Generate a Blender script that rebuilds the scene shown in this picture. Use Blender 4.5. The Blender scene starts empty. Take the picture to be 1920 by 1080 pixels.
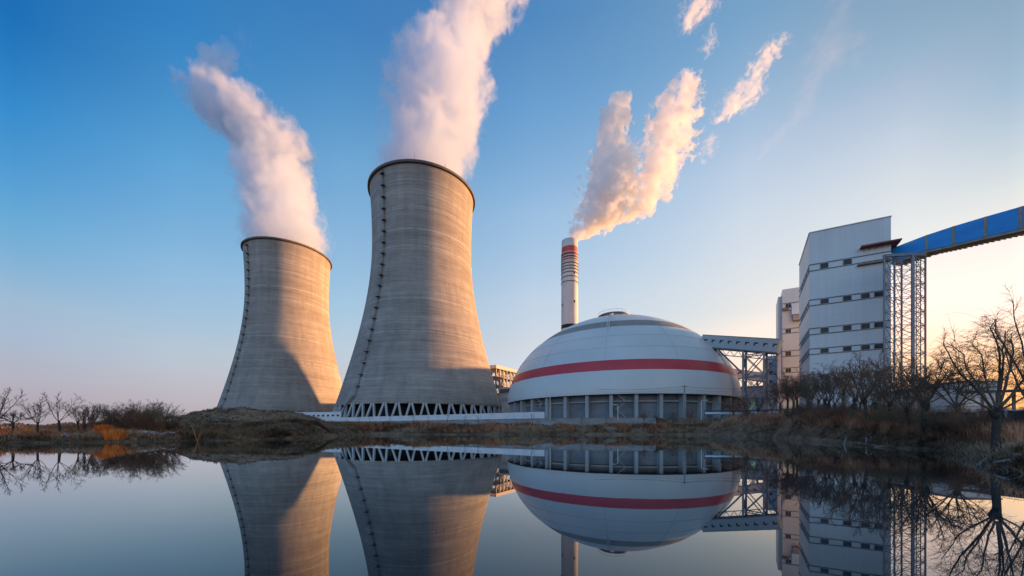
import bpy, math, random
import numpy as np
from mathutils import Vector, Matrix
rnd = random.Random(7)
PI = math.pi
SC = bpy.context.scene
COL = SC.collection

# ------------------------------------------------------------------ camera
F, YH, CZ = 660.0, 803.0, 1.7            # focal length in photo pixels, horizon row, eye height
cam = bpy.data.cameras.new('camera')
cam.sensor_width = 36.0
cam.lens = 36.0 * F / 1920.0
cam.shift_y = (YH - 540.0) / 1920.0
cam.clip_start = 0.1
cam.clip_end = 20000
cam_o = bpy.data.objects.new('camera', cam)
COL.objects.link(cam_o)
cam_o.location = (0, 0, CZ)
cam_o.rotation_euler = (PI / 2, 0, 0)
SC.camera = cam_o

# ------------------------------------------------------------------ sun, sky, exposure
SUN_AZ, SUN_EL = math.radians(72.0), math.radians(5.5)
SUN_DIR = Vector((math.sin(SUN_AZ) * math.cos(SUN_EL), math.cos(SUN_AZ) * math.cos(SUN_EL), math.sin(SUN_EL)))
sun = bpy.data.lights.new('sun', 'SUN')
sun.energy = 4.5
sun.angle = math.radians(1.2)
sun.color = (1.0, 0.47, 0.17)
sun_o = bpy.data.objects.new('sun', sun)
COL.objects.link(sun_o)
sun_o.rotation_euler = SUN_DIR.to_track_quat('Z', 'Y').to_euler()
sun_o.location = (300, 100, 200)

BACK_SKY_BOOST = 1.6
world = bpy.data.worlds.new('World')
SC.world = world
world.use_nodes = True
wn = world.node_tree.nodes
wl = world.node_tree.links
bg = wn['Background']
sky = wn.new('ShaderNodeTexSky')
sky.sky_type = 'NISHITA'
sky.sun_disc = False
sky.sun_elevation = SUN_EL
sky.sun_rotation = SUN_AZ
sky.altitude = 50
sky.air_density = 1.0
sky.dust_density = 1.2
sky.ozone_density = 2.0
# the evening's own tones: how the clear-air model is tinted by height (sine of elevation)
# for five bearings (sine of the bearing, left to right)
SKY_TONE = [
    (-0.816, [
        (0.561, (0.074, 0.497, 0.907)),
        (0.467, (0.180, 0.671, 0.996)),
        (0.333, (0.462, 0.769, 0.897)),
        (0.208, (0.816, 0.704, 0.743)),
        (0.107, (0.694, 0.525, 0.694)),
        (0.068, (0.632, 0.494, 0.825)),
        (0.046, (0.602, 0.517, 1.065)),
        (0.025, (0.651, 0.651, 1.672)),
        (0.011, (0.828, 0.904, 2.509)),
        (0.003, (1.147, 1.255, 3.419)),
    ]),
    (-0.690, [
        (0.646, (0.246, 0.842, 1.250)),
        (0.551, (0.439, 0.985, 1.240)),
        (0.483, (0.636, 1.091, 1.250)),
        (0.315, (1.022, 1.031, 1.051)),
        (0.165, (1.057, 0.810, 0.837)),
        (0.096, (0.879, 0.645, 0.841)),
        (0.069, (0.783, 0.613, 0.981)),
        (0.042, (0.745, 0.662, 1.351)),
        (0.020, (0.902, 0.950, 2.442)),
        (0.003, (1.471, 1.602, 4.155)),
    ]),
    (-0.431, [
        (0.726, (0.430, 0.975, 1.389)),
        (0.666, (0.621, 1.150, 1.429)),
        (0.567, (1.081, 1.424, 1.499)),
        (0.435, (1.409, 1.408, 1.382)),
        (0.315, (1.505, 1.328, 1.234)),
        (0.205, (1.484, 1.106, 1.034)),
        (0.139, (1.289, 0.901, 0.928)),
        (0.099, (1.131, 0.793, 0.949)),
        (0.059, (0.966, 0.790, 1.323)),
        (0.025, (1.084, 1.076, 2.524)),
        (0.004, (1.872, 2.025, 5.039)),
    ]),
    (0.060, [
        (0.760, (0.640, 1.068, 1.348)),
        (0.728, (0.827, 1.172, 1.373)),
        (0.674, (0.995, 1.323, 1.465)),
        (0.520, (1.701, 1.540, 1.421)),
        (0.345, (1.897, 1.377, 1.173)),
        (0.225, (1.652, 1.114, 0.967)),
        (0.065, (1.011, 0.832, 1.166)),
        (0.008, (1.408, 1.603, 3.591)),
    ]),
    (0.555, [
        (0.698, (0.931, 1.087, 1.091)),
        (0.605, (1.326, 1.204, 1.089)),
        (0.536, (1.590, 1.259, 1.072)),
        (0.453, (1.578, 1.198, 0.977)),
        (0.346, (1.385, 1.023, 0.821)),
        (0.271, (1.216, 0.887, 0.716)),
        (0.201, (1.304, 0.817, 0.640)),
        (0.104, (0.775, 0.520, 0.486)),
        (0.006, (0.657, 0.659, 1.234)),
    ]),
    (0.746, [
        (0.615, (0.812, 0.842, 0.791)),
        (0.578, (0.864, 0.875, 0.820)),
        (0.544, (0.990, 0.898, 0.826)),
        (0.487, (1.078, 0.938, 0.828)),
        (0.431, (1.064, 0.906, 0.776)),
        (0.335, (0.913, 0.792, 0.691)),
        (0.229, (0.969, 0.667, 0.602)),
        (0.143, (0.635, 0.432, 0.372)),
        (0.083, (0.409, 0.270, 0.226)),
        (0.006, (0.195, 0.194, 0.267)),
    ]),
    (0.816, [
        (0.561, (0.622, 0.692, 0.679)),
        (0.491, (0.616, 0.676, 0.684)),
        (0.436, (0.667, 0.681, 0.666)),
        (0.369, (0.680, 0.657, 0.615)),
        (0.257, (0.630, 0.530, 0.535)),
        (0.184, (0.519, 0.421, 0.463)),
        (0.133, (0.389, 0.299, 0.288)),
        (0.081, (0.275, 0.185, 0.151)),
        (0.005, (0.134, 0.118, 0.136)),
    ]),
]
tc_ = wn.new('ShaderNodeTexCoord')
nrm = wn.new('ShaderNodeVectorMath'); nrm.operation = 'NORMALIZE'
wl.new(tc_.outputs['Generated'], nrm.inputs[0])
sp_ = wn.new('ShaderNodeSeparateXYZ')
wl.new(nrm.outputs[0], sp_.inputs[0])
def wmath(op, a, b=None):
    n = wn.new('ShaderNodeMath')
    n.operation = op
    for i, x in enumerate((a, b)):
        if x is None:
            continue
        if isinstance(x, (int, float)):
            n.inputs[i].default_value = x
        else:
            wl.new(x, n.inputs[i])
    return n.outputs[0]
hyp = wmath('SQRT', wmath('ADD', wmath('MULTIPLY', sp_.outputs[0], sp_.outputs[0]), wmath('MULTIPLY', sp_.outputs[1], sp_.outputs[1])))
saz = wmath('DIVIDE', sp_.outputs[0], hyp)
tone = None
for k, (sa, stops) in enumerate(SKY_TONE):
    r = wn.new('ShaderNodeValToRGB')
    e = r.color_ramp.elements
    while len(e) < len(stops):
        e.new(0.5)
    for i, (p, c) in enumerate(sorted(stops)):
        e[i].position = p
        e[i].color = (*c, 1)
    wl.new(sp_.outputs[2], r.inputs[0])
    if tone is None:
        tone = r.outputs[0]
    else:
        mr = wn.new('ShaderNodeMapRange')
        mr.interpolation_type = 'LINEAR'
        mr.inputs[1].default_value = SKY_TONE[k - 1][0]
        mr.inputs[2].default_value = sa
        wl.new(saz, mr.inputs[0])
        mx = wn.new('ShaderNodeMix'); mx.data_type = 'RGBA'; mx.clamp_factor = True
        wl.new(mr.outputs[0], mx.inputs[0])
        wl.new(tone, mx.inputs[6])
        wl.new(r.outputs[0], mx.inputs[7])
        tone = mx.outputs[2]
# the sky behind the viewer is brightened as fill for the shaded sides
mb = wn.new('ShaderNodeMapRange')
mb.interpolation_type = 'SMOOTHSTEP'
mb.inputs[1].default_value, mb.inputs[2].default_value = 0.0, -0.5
mb.inputs[3].default_value, mb.inputs[4].default_value = 1.0, BACK_SKY_BOOST
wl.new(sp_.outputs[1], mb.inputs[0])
mul = wn.new('ShaderNodeMix'); mul.data_type = 'RGBA'; mul.blend_type = 'MULTIPLY'; mul.inputs[0].default_value = 1.0
wl.new(sky.outputs[0], mul.inputs[6])
wl.new(tone, mul.inputs[7])
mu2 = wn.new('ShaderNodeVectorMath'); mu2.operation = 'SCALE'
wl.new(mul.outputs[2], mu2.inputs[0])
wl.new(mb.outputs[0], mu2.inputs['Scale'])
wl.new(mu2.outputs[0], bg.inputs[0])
bg.inputs[1].default_value = 0.13

SC.view_settings.view_transform = 'Standard'
SC.view_settings.look = 'None'
SC.view_settings.gamma = 1.0
SC.view_settings.exposure = 1.5
SC.cycles.volume_bounces = 10
SC.cycles.max_bounces = 12
SC.cycles.diffuse_bounces = 3
SC.cycles.glossy_bounces = 3
SC.cycles.transparent_max_bounces = 12
SC.cycles.caustics_reflective = False
SC.cycles.caustics_refractive = False

# ------------------------------------------------------------------ helpers
def px(p, Y):
    return (p - 960.0) / F * Y

def pz(q, Y):
    return CZ + (YH - q) / F * Y

class MB:
    """collects shapes (world coordinates) and links them as ONE mesh object"""
    def __init__(s):
        s.v, s.f, s.m = [], [], []
    def add(s, vs, fs, mi=0):
        n = len(s.v)
        s.v.extend(tuple(a) for a in vs)
        s.f.extend(tuple(i + n for i in q) for q in fs)
        s.m.extend([mi] * len(fs))
    def obox(s, c, ax, ay, az, mi=0):
        c, ax, ay, az = Vector(c), Vector(ax), Vector(ay), Vector(az)
        vs = [c + a * ax + b * ay + d * az for d in (-1, 1) for b in (-1, 1) for a in (-1, 1)]
        s.add(vs, [(0, 2, 3, 1), (4, 5, 7, 6), (0, 1, 5, 4), (2, 6, 7, 3), (0, 4, 6, 2), (1, 3, 7, 5)], mi)
    def box(s, c, size, rz=0.0, mi=0):
        cs, sn = math.cos(rz), math.sin(rz)
        s.obox(c, (cs * size[0] / 2, sn * size[0] / 2, 0), (-sn * size[1] / 2, cs * size[1] / 2, 0), (0, 0, size[2] / 2), mi)
    def beam(s, p, q, w, h=None, mi=0, up=(0, 0, 1)):
        p, q = Vector(p), Vector(q)
        h = h or w
        d = q - p
        u = Vector(up)
        if abs(d.normalized().dot(u)) > 0.98:
            u = Vector((0.47, 0.88, 0))
        sd = d.cross(u).normalized()
        u = sd.cross(d).normalized()
        s.obox((p + q) / 2, d / 2, sd * w / 2, u * h / 2, mi)
    def tube(s, pts, rad, n=6, mi=0, cap=False):
        pts = [Vector(p) for p in pts]
        a = Vector((0.3, 0.8, 0.5)).normalized()
        vs, fs = [], []
        L = len(pts)
        for i, p in enumerate(pts):
            d = (pts[min(i + 1, L - 1)] - pts[max(i - 1, 0)])
            d = d.normalized() if d.length > 1e-9 else Vector((0, 0, 1))
            u = d.cross(a)
            if u.length < 0.05:
                u = d.cross(Vector((1, 0, 0)))
            u.normalize()
            w = d.cross(u)
            r = rad[i] if hasattr(rad, '__len__') else rad
            for k in range(n):
                t = 2 * PI * k / n
                vs.append(p + (u * math.cos(t) + w * math.sin(t)) * r)
        for i in range(L - 1):
            for k in range(n):
                k2 = (k + 1) % n
                fs.append((i * n + k, i * n + k2, (i + 1) * n + k2, (i + 1) * n + k))
        if cap:
            fs.append(tuple(range(n))[::-1])
            fs.append(tuple((L - 1) * n + k for k in range(n)))
        s.add(vs, fs, mi)
    def lathe(s, c, prof, n=64, mi=0, a0=0.0, a1=2 * PI, mfun=None, close=False):
        full = abs(a1 - a0 - 2 * PI) < 1e-6
        m = n if full else n + 1
        vs, base = [], len(s.v)
        for r, z in prof:
            for k in range(m):
                t = a0 + (a1 - a0) * k / n
                vs.append((c[0] + r * math.sin(t), c[1] - r * math.cos(t), z))
        s.v.extend(vs)
        L = len(prof)
        for i in range(L if close else L - 1):
            j = (i + 1) % L
            for k in range(n):
                k2 = (k + 1) % m
                s.f.append((base + i * m + k, base + i * m + k2, base + j * m + k2, base + j * m + k))
                s.m.append(mfun(i) if mfun else mi)
    def build(s, name, mats, parent=None, smooth=False, loc=None):
        me = bpy.data.meshes.new(name)
        o0 = Vector(loc) if loc is not None else (parent.matrix_basis.translation if parent and parent.parent is None else (parent.parent.matrix_basis.translation if parent else Vector((0, 0, 0))))
        me.from_pydata([(v[0] - o0[0], v[1] - o0[1], v[2] - o0[2]) for v in s.v], [], s.f)
        for m in (mats if isinstance(mats, (list, tuple)) else [mats]):
            me.materials.append(m)
        if len(set(s.m)) > 1 or (s.m and s.m[0]):
            me.polygons.foreach_set('material_index', s.m)
        if smooth:
            me.polygons.foreach_set('use_smooth', [True] * len(me.polygons))
        me.update()
        o = bpy.data.objects.new(name, me)
        COL.objects.link(o)
        if parent:
            o.parent = parent
        elif loc is not None:
            o.location = loc
        return o

def tag(o, label, cat, group=None):
    o['label'] = label
    o['category'] = cat
    if group:
        o['group'] = group
    return o

def thing(name, label, cat, loc, group=None):
    o = bpy.data.objects.new(name, None)
    COL.objects.link(o)
    o.location = loc
    o.empty_display_size = 0.5
    return tag(o, label, cat, group)

def kind(o, k):
    o['kind'] = k
    return o

def copy_tree(o, parent=None):
    c = o.copy()
    COL.objects.link(c)
    if parent:
        c.parent = parent
    for ch in list(o.children):
        copy_tree(ch, c)
    return c

# ------------------------------------------------------------------ materials
def new_mat(name):
    m = bpy.data.materials.new(name)
    m.use_nodes = True
    nt = m.node_tree
    return m, nt, nt.nodes['Principled BSDF']

def N(nt, typ, **kw):
    n = nt.nodes.new(typ)
    for k, v in kw.items():
        if k.startswith('i_'):
            n.inputs[k[2:].replace('_', ' ')].default_value = v
        elif k.startswith('n_'):
            n.inputs[int(k[2:])].default_value = v
        else:
            setattr(n, k, v)
    return n

def ramp(nt, fac, stops):
    r = nt.nodes.new('ShaderNodeValToRGB')
    e = r.color_ramp.elements
    while len(e) < len(stops):
        e.new(0.5)
    for i, (p, c) in enumerate(stops):
        e[i].position = p
        e[i].color = (*c, 1) if len(c) == 3 else c
    nt.links.new(fac, r.inputs[0])
    return r

def mapped(nt, scale, coord='Object', loc=(0, 0, 0)):
    tc = nt.nodes.new('ShaderNodeTexCoord')
    mp = nt.nodes.new('ShaderNodeMapping')
    mp.inputs['Scale'].default_value = scale
    mp.inputs['Location'].default_value = loc
    nt.links.new(tc.outputs[coord], mp.inputs[0])
    return mp.outputs[0]

def mottled(name, c1, c2, scale=(0.3, 0.3, 0.3), rough=0.7, detail=5, metal=0.0, bump=0.0, fine=None, spec=0.5):
    """a paint or stone whose colour wanders between two tones"""
    m, nt, b = new_mat(name)
    n = N(nt, 'ShaderNodeTexNoise', i_Scale=1.0, i_Detail=detail, i_Roughness=0.62)
    nt.links.new(mapped(nt, scale), n.inputs[0])
    r = ramp(nt, n.outputs[0], [(0.32, c1), (0.68, c2)])
    nt.links.new(r.outputs[0], b.inputs['Base Color'])
    b.inputs['Roughness'].default_value = rough
    b.inputs['Metallic'].default_value = metal
    b.inputs['Specular IOR Level'].default_value = spec
    if bump:
        bp = N(nt, 'ShaderNodeBump', i_Strength=bump, i_Distance=0.1)
        nt.links.new(n.outputs[0], bp.inputs['Height'])
        nt.links.new(bp.outputs[0], b.inputs['Normal'])
    return m

def math_n(nt, op, a, b=None, c=None):
    n = nt.nodes.new('ShaderNodeMath')
    n.operation = op
    for i, x in enumerate((a, b, c)):
        if x is None:
            continue
        if isinstance(x, (int, float)):
            n.inputs[i].default_value = x
        else:
            nt.links.new(x, n.inputs[i])
    return n.outputs[0]

def tower_concrete():
    m, nt, b = new_mat('board_marked_concrete')
    L = nt.links
    st = N(nt, 'ShaderNodeTexNoise', i_Scale=1.0, i_Detail=4.0, i_Roughness=0.65)
    L.new(mapped(nt, (0.022, 0.022, 0.8)), st.inputs[0])
    st2 = N(nt, 'ShaderNodeTexNoise', i_Scale=1.0, i_Detail=3.0, i_Roughness=0.6)
    L.new(mapped(nt, (0.012, 0.012, 0.16), loc=(7, 3, 1)), st2.inputs[0])
    fs_ = N(nt, 'ShaderNodeTexNoise', i_Scale=1.0, i_Detail=5.0, i_Roughness=0.7)
    L.new(mapped(nt, (0.16, 0.16, 1.7), loc=(5, 8, 3)), fs_.inputs[0])
    pan = N(nt, 'ShaderNodeTexNoise', i_Scale=1.0, i_Detail=3.0, i_Roughness=0.6)
    L.new(mapped(nt, (0.4, 0.4, 0.03)), pan.inputs[0])
    tc = N(nt, 'ShaderNodeTexCoord')
    sep = N(nt, 'ShaderNodeSeparateXYZ')
    L.new(tc.outputs['Object'], sep.inputs[0])
    # casting lifts: a thin dark joint every 1.45 m of height
    fr = math_n(nt, 'FRACT', math_n(nt, 'MULTIPLY', sep.outputs[2], 1 / 1.45))
    joint = math_n(nt, 'LESS_THAN', fr, 0.16)
    # every lift has its own tone
    wn_ = N(nt, 'ShaderNodeTexWhiteNoise', noise_dimensions='1D')
    L.new(math_n(nt, 'FLOOR', math_n(nt, 'MULTIPLY', sep.outputs[2], 1 / 1.45)), wn_.inputs['W'])
    # meridional formwork joints
    ang = math_n(nt, 'ARCTAN2', sep.outputs[0], sep.outputs[1])
    fa = math_n(nt, 'FRACT', math_n(nt, 'MULTIPLY', ang, 120 / (2 * PI)))
    rib = math_n(nt, 'LESS_THAN', fa, 0.14)
    v = math_n(nt, 'MULTIPLY_ADD', st.outputs[0], 0.7, math_n(nt, 'MULTIPLY', st2.outputs[0], 0.6))
    v = math_n(nt, 'MULTIPLY_ADD', pan.outputs[0], 0.28, v)
    v = math_n(nt, 'MULTIPLY_ADD', wn_.outputs[0], 0.07, v)
    # dark runs from the rim and blotches of weathering
    run = N(nt, 'ShaderNodeTexNoise', i_Scale=1.0, i_Detail=4.0, i_Roughness=0.6)
    L.new(mapped(nt, (0.22, 0.22, 0.012), loc=(1, 6, 2)), run.inputs[0])
    v = math_n(nt, 'MULTIPLY_ADD', math_n(nt, 'SUBTRACT', run.outputs[0], 0.5), 0.55, v)
    blo = N(nt, 'ShaderNodeTexNoise', i_Scale=1.0, i_Detail=5.0, i_Roughness=0.65)
    L.new(mapped(nt, (0.05, 0.05, 0.07), loc=(9, 2, 4)), blo.inputs[0])
    v = math_n(nt, 'MULTIPLY_ADD', math_n(nt, 'SUBTRACT', blo.outputs[0], 0.5), 0.6, v)
    v = math_n(nt, 'MULTIPLY_ADD', math_n(nt, 'SUBTRACT', fs_.outputs[0], 0.5), 0.75, v)
    wl1 = N(nt, 'ShaderNodeTexWhiteNoise', noise_dimensions='1D')
    L.new(math_n(nt, 'FLOOR', math_n(nt, 'MULTIPLY', sep.outputs[2], 1 / 0.55)), wl1.inputs['W'])
    pale = math_n(nt, 'MULTIPLY', math_n(nt, 'GREATER_THAN', wl1.outputs[0], 0.95), math_n(nt, 'GREATER_THAN', pan.outputs[0], 0.42))
    v = math_n(nt, 'MULTIPLY_ADD', pale, 0.28, v)
    v = math_n(nt, 'MULTIPLY_ADD', joint, -0.10, v)
    v = math_n(nt, 'MULTIPLY_ADD', rib, -0.045, v)
    mr = N(nt, 'ShaderNodeMapRange', n_1=0.5, n_2=1.3)
    L.new(v, mr.inputs[0])
    r2 = ramp(nt, mr.outputs[0], [(0.02, (0.20, 0.180, 0.170)), (0.5, (0.305, 0.280, 0.262)), (0.98, (0.425, 0.40, 0.378))])
    L.new(r2.outputs[0], b.inputs['Base Color'])
    b.inputs['Roughness'].default_value = 0.9
    b.inputs['Specular IOR Level'].default_value = 0.2
    bp = N(nt, 'ShaderNodeBump', i_Strength=0.35, i_Distance=0.25)
    L.new(v, bp.inputs['Height'])
    L.new(bp.outputs[0], b.inputs['Normal'])
    return m

def panel_paint(name, col, seam_v=0.0, seam_h=0.0, tone=0.06, axis='xy', dirt=0.5, rough=0.45):
    """painted sheet cladding with faint panel seams, rain streaks and dirt"""
    m, nt, b = new_mat(name)
    L = nt.links
    tc = N(nt, 'ShaderNodeTexCoord')
    sep = N(nt, 'ShaderNodeSeparateXYZ')
    L.new(tc.outputs['Object'], sep.inputs[0])
    st = N(nt, 'ShaderNodeTexNoise', i_Scale=1.0, i_Detail=4.0, i_Roughness=0.6)
    L.new(mapped(nt, (0.9, 0.9, 0.06)), st.inputs[0])
    bl = N(nt, 'ShaderNodeTexNoise', i_Scale=1.0, i_Detail=3.0)
    L.new(mapped(nt, (0.09, 0.09, 0.12), loc=(3, 9, 2)), bl.inputs[0])
    v = math_n(nt, 'MULTIPLY_ADD', st.outputs[0], dirt, math_n(nt, 'MULTIPLY', bl.outputs[0], 0.6))
    lines = None
    if seam_h:
        lines = math_n(nt, 'LESS_THAN', math_n(nt, 'FRACT', math_n(nt, 'MULTIPLY', sep.outputs[2], 1 / seam_h)), 0.05 / seam_h * 1.6)
    if seam_v:
        a = math_n(nt, 'ADD', math_n(nt, 'MULTIPLY', sep.outputs[0], 0.88), math_n(nt, 'MULTIPLY', sep.outputs[1], -0.47))
        a2 = math_n(nt, 'ADD', math_n(nt, 'MULTIPLY', sep.outputs[0], 0.47), math_n(nt, 'MULTIPLY', sep.outputs[1], 0.88))
        l1 = math_n(nt, 'LESS_THAN', math_n(nt, 'FRACT', math_n(nt, 'MULTIPLY', a, 1 / seam_v)), 0.05 / seam_v)
        lines = math_n(nt, 'MAXIMUM', lines, l1) if lines is not None else l1
    if lines is not None:
        v = math_n(nt, 'MULTIPLY_ADD', lines, -0.2, v)
    c1 = tuple(x * (1 - 2.2 * tone) for x in col)
    c2 = tuple(min(0.9, x * (1 + tone)) for x in col)
    r = ramp(nt, v, [(0.25, c1), (0.75, c2)])
    L.new(r.outputs[0], b.inputs['Base Color'])
    b.inputs['Roughness'].default_value = rough
    return m

M = {}
M['concrete'] = tower_concrete()
M['rim'] = mottled('rim_concrete', (0.08, 0.07, 0.068), (0.13, 0.115, 0.11), (0.5, 0.5, 0.5), 0.85)
M['column'] = mottled('precast_concrete', (0.30, 0.31, 0.33), (0.44, 0.45, 0.47), (0.6, 0.6, 0.3), 0.8)
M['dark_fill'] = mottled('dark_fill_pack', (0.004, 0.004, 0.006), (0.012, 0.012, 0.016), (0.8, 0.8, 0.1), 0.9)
M['rust_steel'] = mottled('weathered_ladder_steel', (0.06, 0.05, 0.045), (0.14, 0.11, 0.09), (1, 1, 1), 0.7)
M['white_wall'] = mottled('whitewashed_wall', (0.52, 0.53, 0.56), (0.66, 0.66, 0.68), (0.25, 0.25, 0.6), 0.8)
M['kerb'] = mottled('retaining_concrete', (0.16, 0.165, 0.175), (0.31, 0.31, 0.32), (0.35, 0.35, 1.2), 0.9)
M['chimney'] = mottled('chimney_white', (0.50, 0.46, 0.45), (0.62, 0.58, 0.57), (0.1, 0.1, 0.04), 0.75)
M['chimney_red'] = mottled('chimney_red_paint', (0.42, 0.04, 0.035), (0.50, 0.07, 0.05), (0.2, 0.2, 0.2), 0.6)
M['chimney_dark'] = mottled('chimney_dark_red', (0.17, 0.035, 0.035), (0.22, 0.05, 0.05), (0.2, 0.2, 0.2), 0.7)  # darker red for the lower half of the red band
M['platform'] = mottled('platform_steel', (0.45, 0.40, 0.39), (0.55, 0.50, 0.48), (0.5, 0.5, 0.5), 0.7)
M['soot'] = mottled('sooty_flue', (0.01, 0.01, 0.01), (0.03, 0.03, 0.03), (1, 1, 1), 0.95)
M['dome'] = panel_paint('dome_paint', (0.56, 0.58, 0.585), tone=0.05, dirt=0.3, rough=0.38)
M['dome_red'] = mottled('dome_red_paint', (0.44, 0.035, 0.045), (0.52, 0.05, 0.055), (0.15, 0.15, 0.15), 0.4)
M['dome_band'] = mottled('dome_grey_band', (0.20, 0.185, 0.17), (0.27, 0.25, 0.23), (0.4, 0.4, 0.4), 0.6)
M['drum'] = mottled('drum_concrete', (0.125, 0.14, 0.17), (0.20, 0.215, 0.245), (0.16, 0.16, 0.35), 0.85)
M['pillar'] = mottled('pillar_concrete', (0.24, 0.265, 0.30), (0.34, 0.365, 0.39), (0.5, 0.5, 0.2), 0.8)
M['galv'] = mottled('galvanised_steel', (0.50, 0.52, 0.54), (0.66, 0.67, 0.68), (1, 1, 1), 0.5)
M['clad'] = panel_paint('white_sheet_cladding', (0.54, 0.56, 0.58), seam_v=3.0, seam_h=2.9, tone=0.075, dirt=0.5)
M['clad_warm'] = panel_paint('cream_sheet_cladding', (0.57, 0.56, 0.55), seam_h=4.0, tone=0.06, dirt=0.4)
M['trim'] = mottled('dark_blue_trim', (0.05, 0.07, 0.10), (0.08, 0.10, 0.13), (1, 1, 1), 0.5)
M['window'] = mottled('dark_window_glass', (0.010, 0.012, 0.016), (0.03, 0.031, 0.036), (0.8, 0.8, 1.2), 0.2, spec=0.25)
M['frame'] = mottled('window_frame_paint', (0.25, 0.27, 0.30), (0.32, 0.34, 0.36), (1, 1, 1), 0.5)
M['redsheet'] = mottled('dark_red_sheet', (0.17, 0.03, 0.035), (0.24, 0.05, 0.05), (0.6, 0.6, 0.6), 0.6)
M['brown'] = mottled('brown_soffit', (0.16, 0.11, 0.08), (0.22, 0.16, 0.12), (1, 1, 1), 0.8)
M['blue'] = mottled('blue_sheet_cladding', (0.012, 0.25, 0.68), (0.02, 0.33, 0.80), (0.25, 0.25, 0.6), 0.4)
M['strip'] = mottled('weathered_joint_strip', (0.24, 0.215, 0.165), (0.38, 0.34, 0.26), (0.8, 0.8, 0.8), 0.7)
M['steel'] = mottled('trestle_steel', (0.075, 0.085, 0.11), (0.13, 0.14, 0.165), (0.6, 0.6, 0.25), 0.55)
M['gallery'] = panel_paint('grey_gallery_cladding', (0.36, 0.39, 0.40), seam_v=1.2, tone=0.05)
M['tan'] = mottled('tan_render', (0.30, 0.25, 0.21), (0.42, 0.36, 0.31), (0.3, 0.3, 0.6), 0.85)
M['pale'] = mottled('pale_pink_render', (0.50, 0.44, 0.41), (0.60, 0.54, 0.50), (0.3, 0.3, 0.6), 0.85)
M['teal'] = mottled('teal_tarpaulin', (0.16, 0.42, 0.36), (0.30, 0.62, 0.54), (1.2, 1.2, 1.2), 0.6)
M['pipe'] = mottled('pale_blue_pipe', (0.50, 0.58, 0.64), (0.62, 0.70, 0.76), (0.5, 0.5, 0.5), 0.4)
M['dark_fence'] = mottled('black_fence_panel', (0.012, 0.013, 0.02), (0.035, 0.036, 0.045), (1.5, 1.5, 1.5), 0.6)
M['post'] = mottled('pale_fence_post', (0.30, 0.30, 0.31), (0.46, 0.45, 0.44), (2, 2, 1), 0.8)
M['lattice'] = mottled('pale_lattice_steel', (0.15, 0.155, 0.18), (0.24, 0.24, 0.26), (0.6, 0.6, 0.25), 0.6)
M['bark'] = mottled('dark_willow_bark', (0.022, 0.018, 0.016), (0.06, 0.05, 0.043), (6, 6, 2), 0.95, bump=0.5)
M['twig'] = mottled('brown_twigs', (0.06, 0.042, 0.031), (0.15, 0.105, 0.075), (1.5, 1.5, 1.5), 0.9)
M['twig_red'] = mottled('red_brown_twigs', (0.11, 0.048, 0.028), (0.22, 0.105, 0.062), (1.5, 1.5, 1.5), 0.9)
M['twig_olive'] = mottled('olive_twigs', (0.10, 0.072, 0.043), (0.20, 0.15, 0.09), (1.5, 1.5, 1.5), 0.9)
M['twig_orange'] = mottled('orange_dead_wood', (0.34, 0.12, 0.04), (0.46, 0.19, 0.07), (1.5, 1.5, 1.5), 0.9)
M['driftwood'] = mottled('bleached_driftwood', (0.18, 0.165, 0.155), (0.38, 0.35, 0.33), (3, 3, 3), 0.9)
M['rock'] = mottled('shore_rock', (0.12, 0.112, 0.105), (0.40, 0.375, 0.35), (1.6, 1.6, 1.6), 0.9, bump=0.6)
M['insulator'] = mottled('grey_cable', (0.06, 0.06, 0.065), (0.10, 0.10, 0.11), (1, 1, 1), 0.6)
M['conifer'] = mottled('dark_evergreen', (0.012, 0.022, 0.014), (0.03, 0.045, 0.026), (0.8, 0.8, 0.8), 0.9)

# ------------------------------------------------------------------ terrain with the pond basin
def hashn(ix, iy, s):
    h = np.sin(ix * 127.1 + iy * 311.7 + s * 74.7) * 43758.5453
    return h - np.floor(h)

def vnoise(x, y, s=0.0):
    ix, iy = np.floor(x), np.floor(y)
    fx, fy = x - ix, y - iy
    fx, fy = fx * fx * (3 - 2 * fx), fy * fy * (3 - 2 * fy)
    a, b = hashn(ix, iy, s), hashn(ix + 1, iy, s)
    c, d = hashn(ix, iy + 1, s), hashn(ix + 1, iy + 1, s)
    return (a * (1 - fx) + b * fx) * (1 - fy) + (c * (1 - fx) + d * fx) * fy - 0.5

def fbm(x, y, s=0.0, o=3):
    t, a = 0, 1.0
    for i in range(o):
        t = t + a * vnoise(x, y, s + i)
        x, y, a = x * 2.03, y * 2.03, a * 0.5
    return t

def shore(p, q):
    Y = F * CZ / (q - YH)
    return (px(p, Y), Y)

LAKE = [(-230, 40), (-120, 42)] + [shore(*s) for s in (
    (0, 832), (60, 831), (130, 830.5), (200, 829.5), (270, 828.5), (335, 827), (365, 826), (420, 826.5), (500, 824), (570, 821.5), (620, 818.5))] + \
    [(-41, 86), (-38, 93), (0, 93.5), (34, 93)] + [shore(*s) for s in (
    (1330, 816), (1400, 818), (1450, 821), (1500, 825.5), (1560, 830), (1600, 833), (1650, 838), (1700, 841.5), (1740, 843), (1790, 849), (1835, 863), (1870, 876), (1925, 888))] + \
    [(22, 11), (27, 4), (32, -3), (0, -2.2), (-60, -3), (-230, -10)]
LK = np.array(LAKE)

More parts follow.
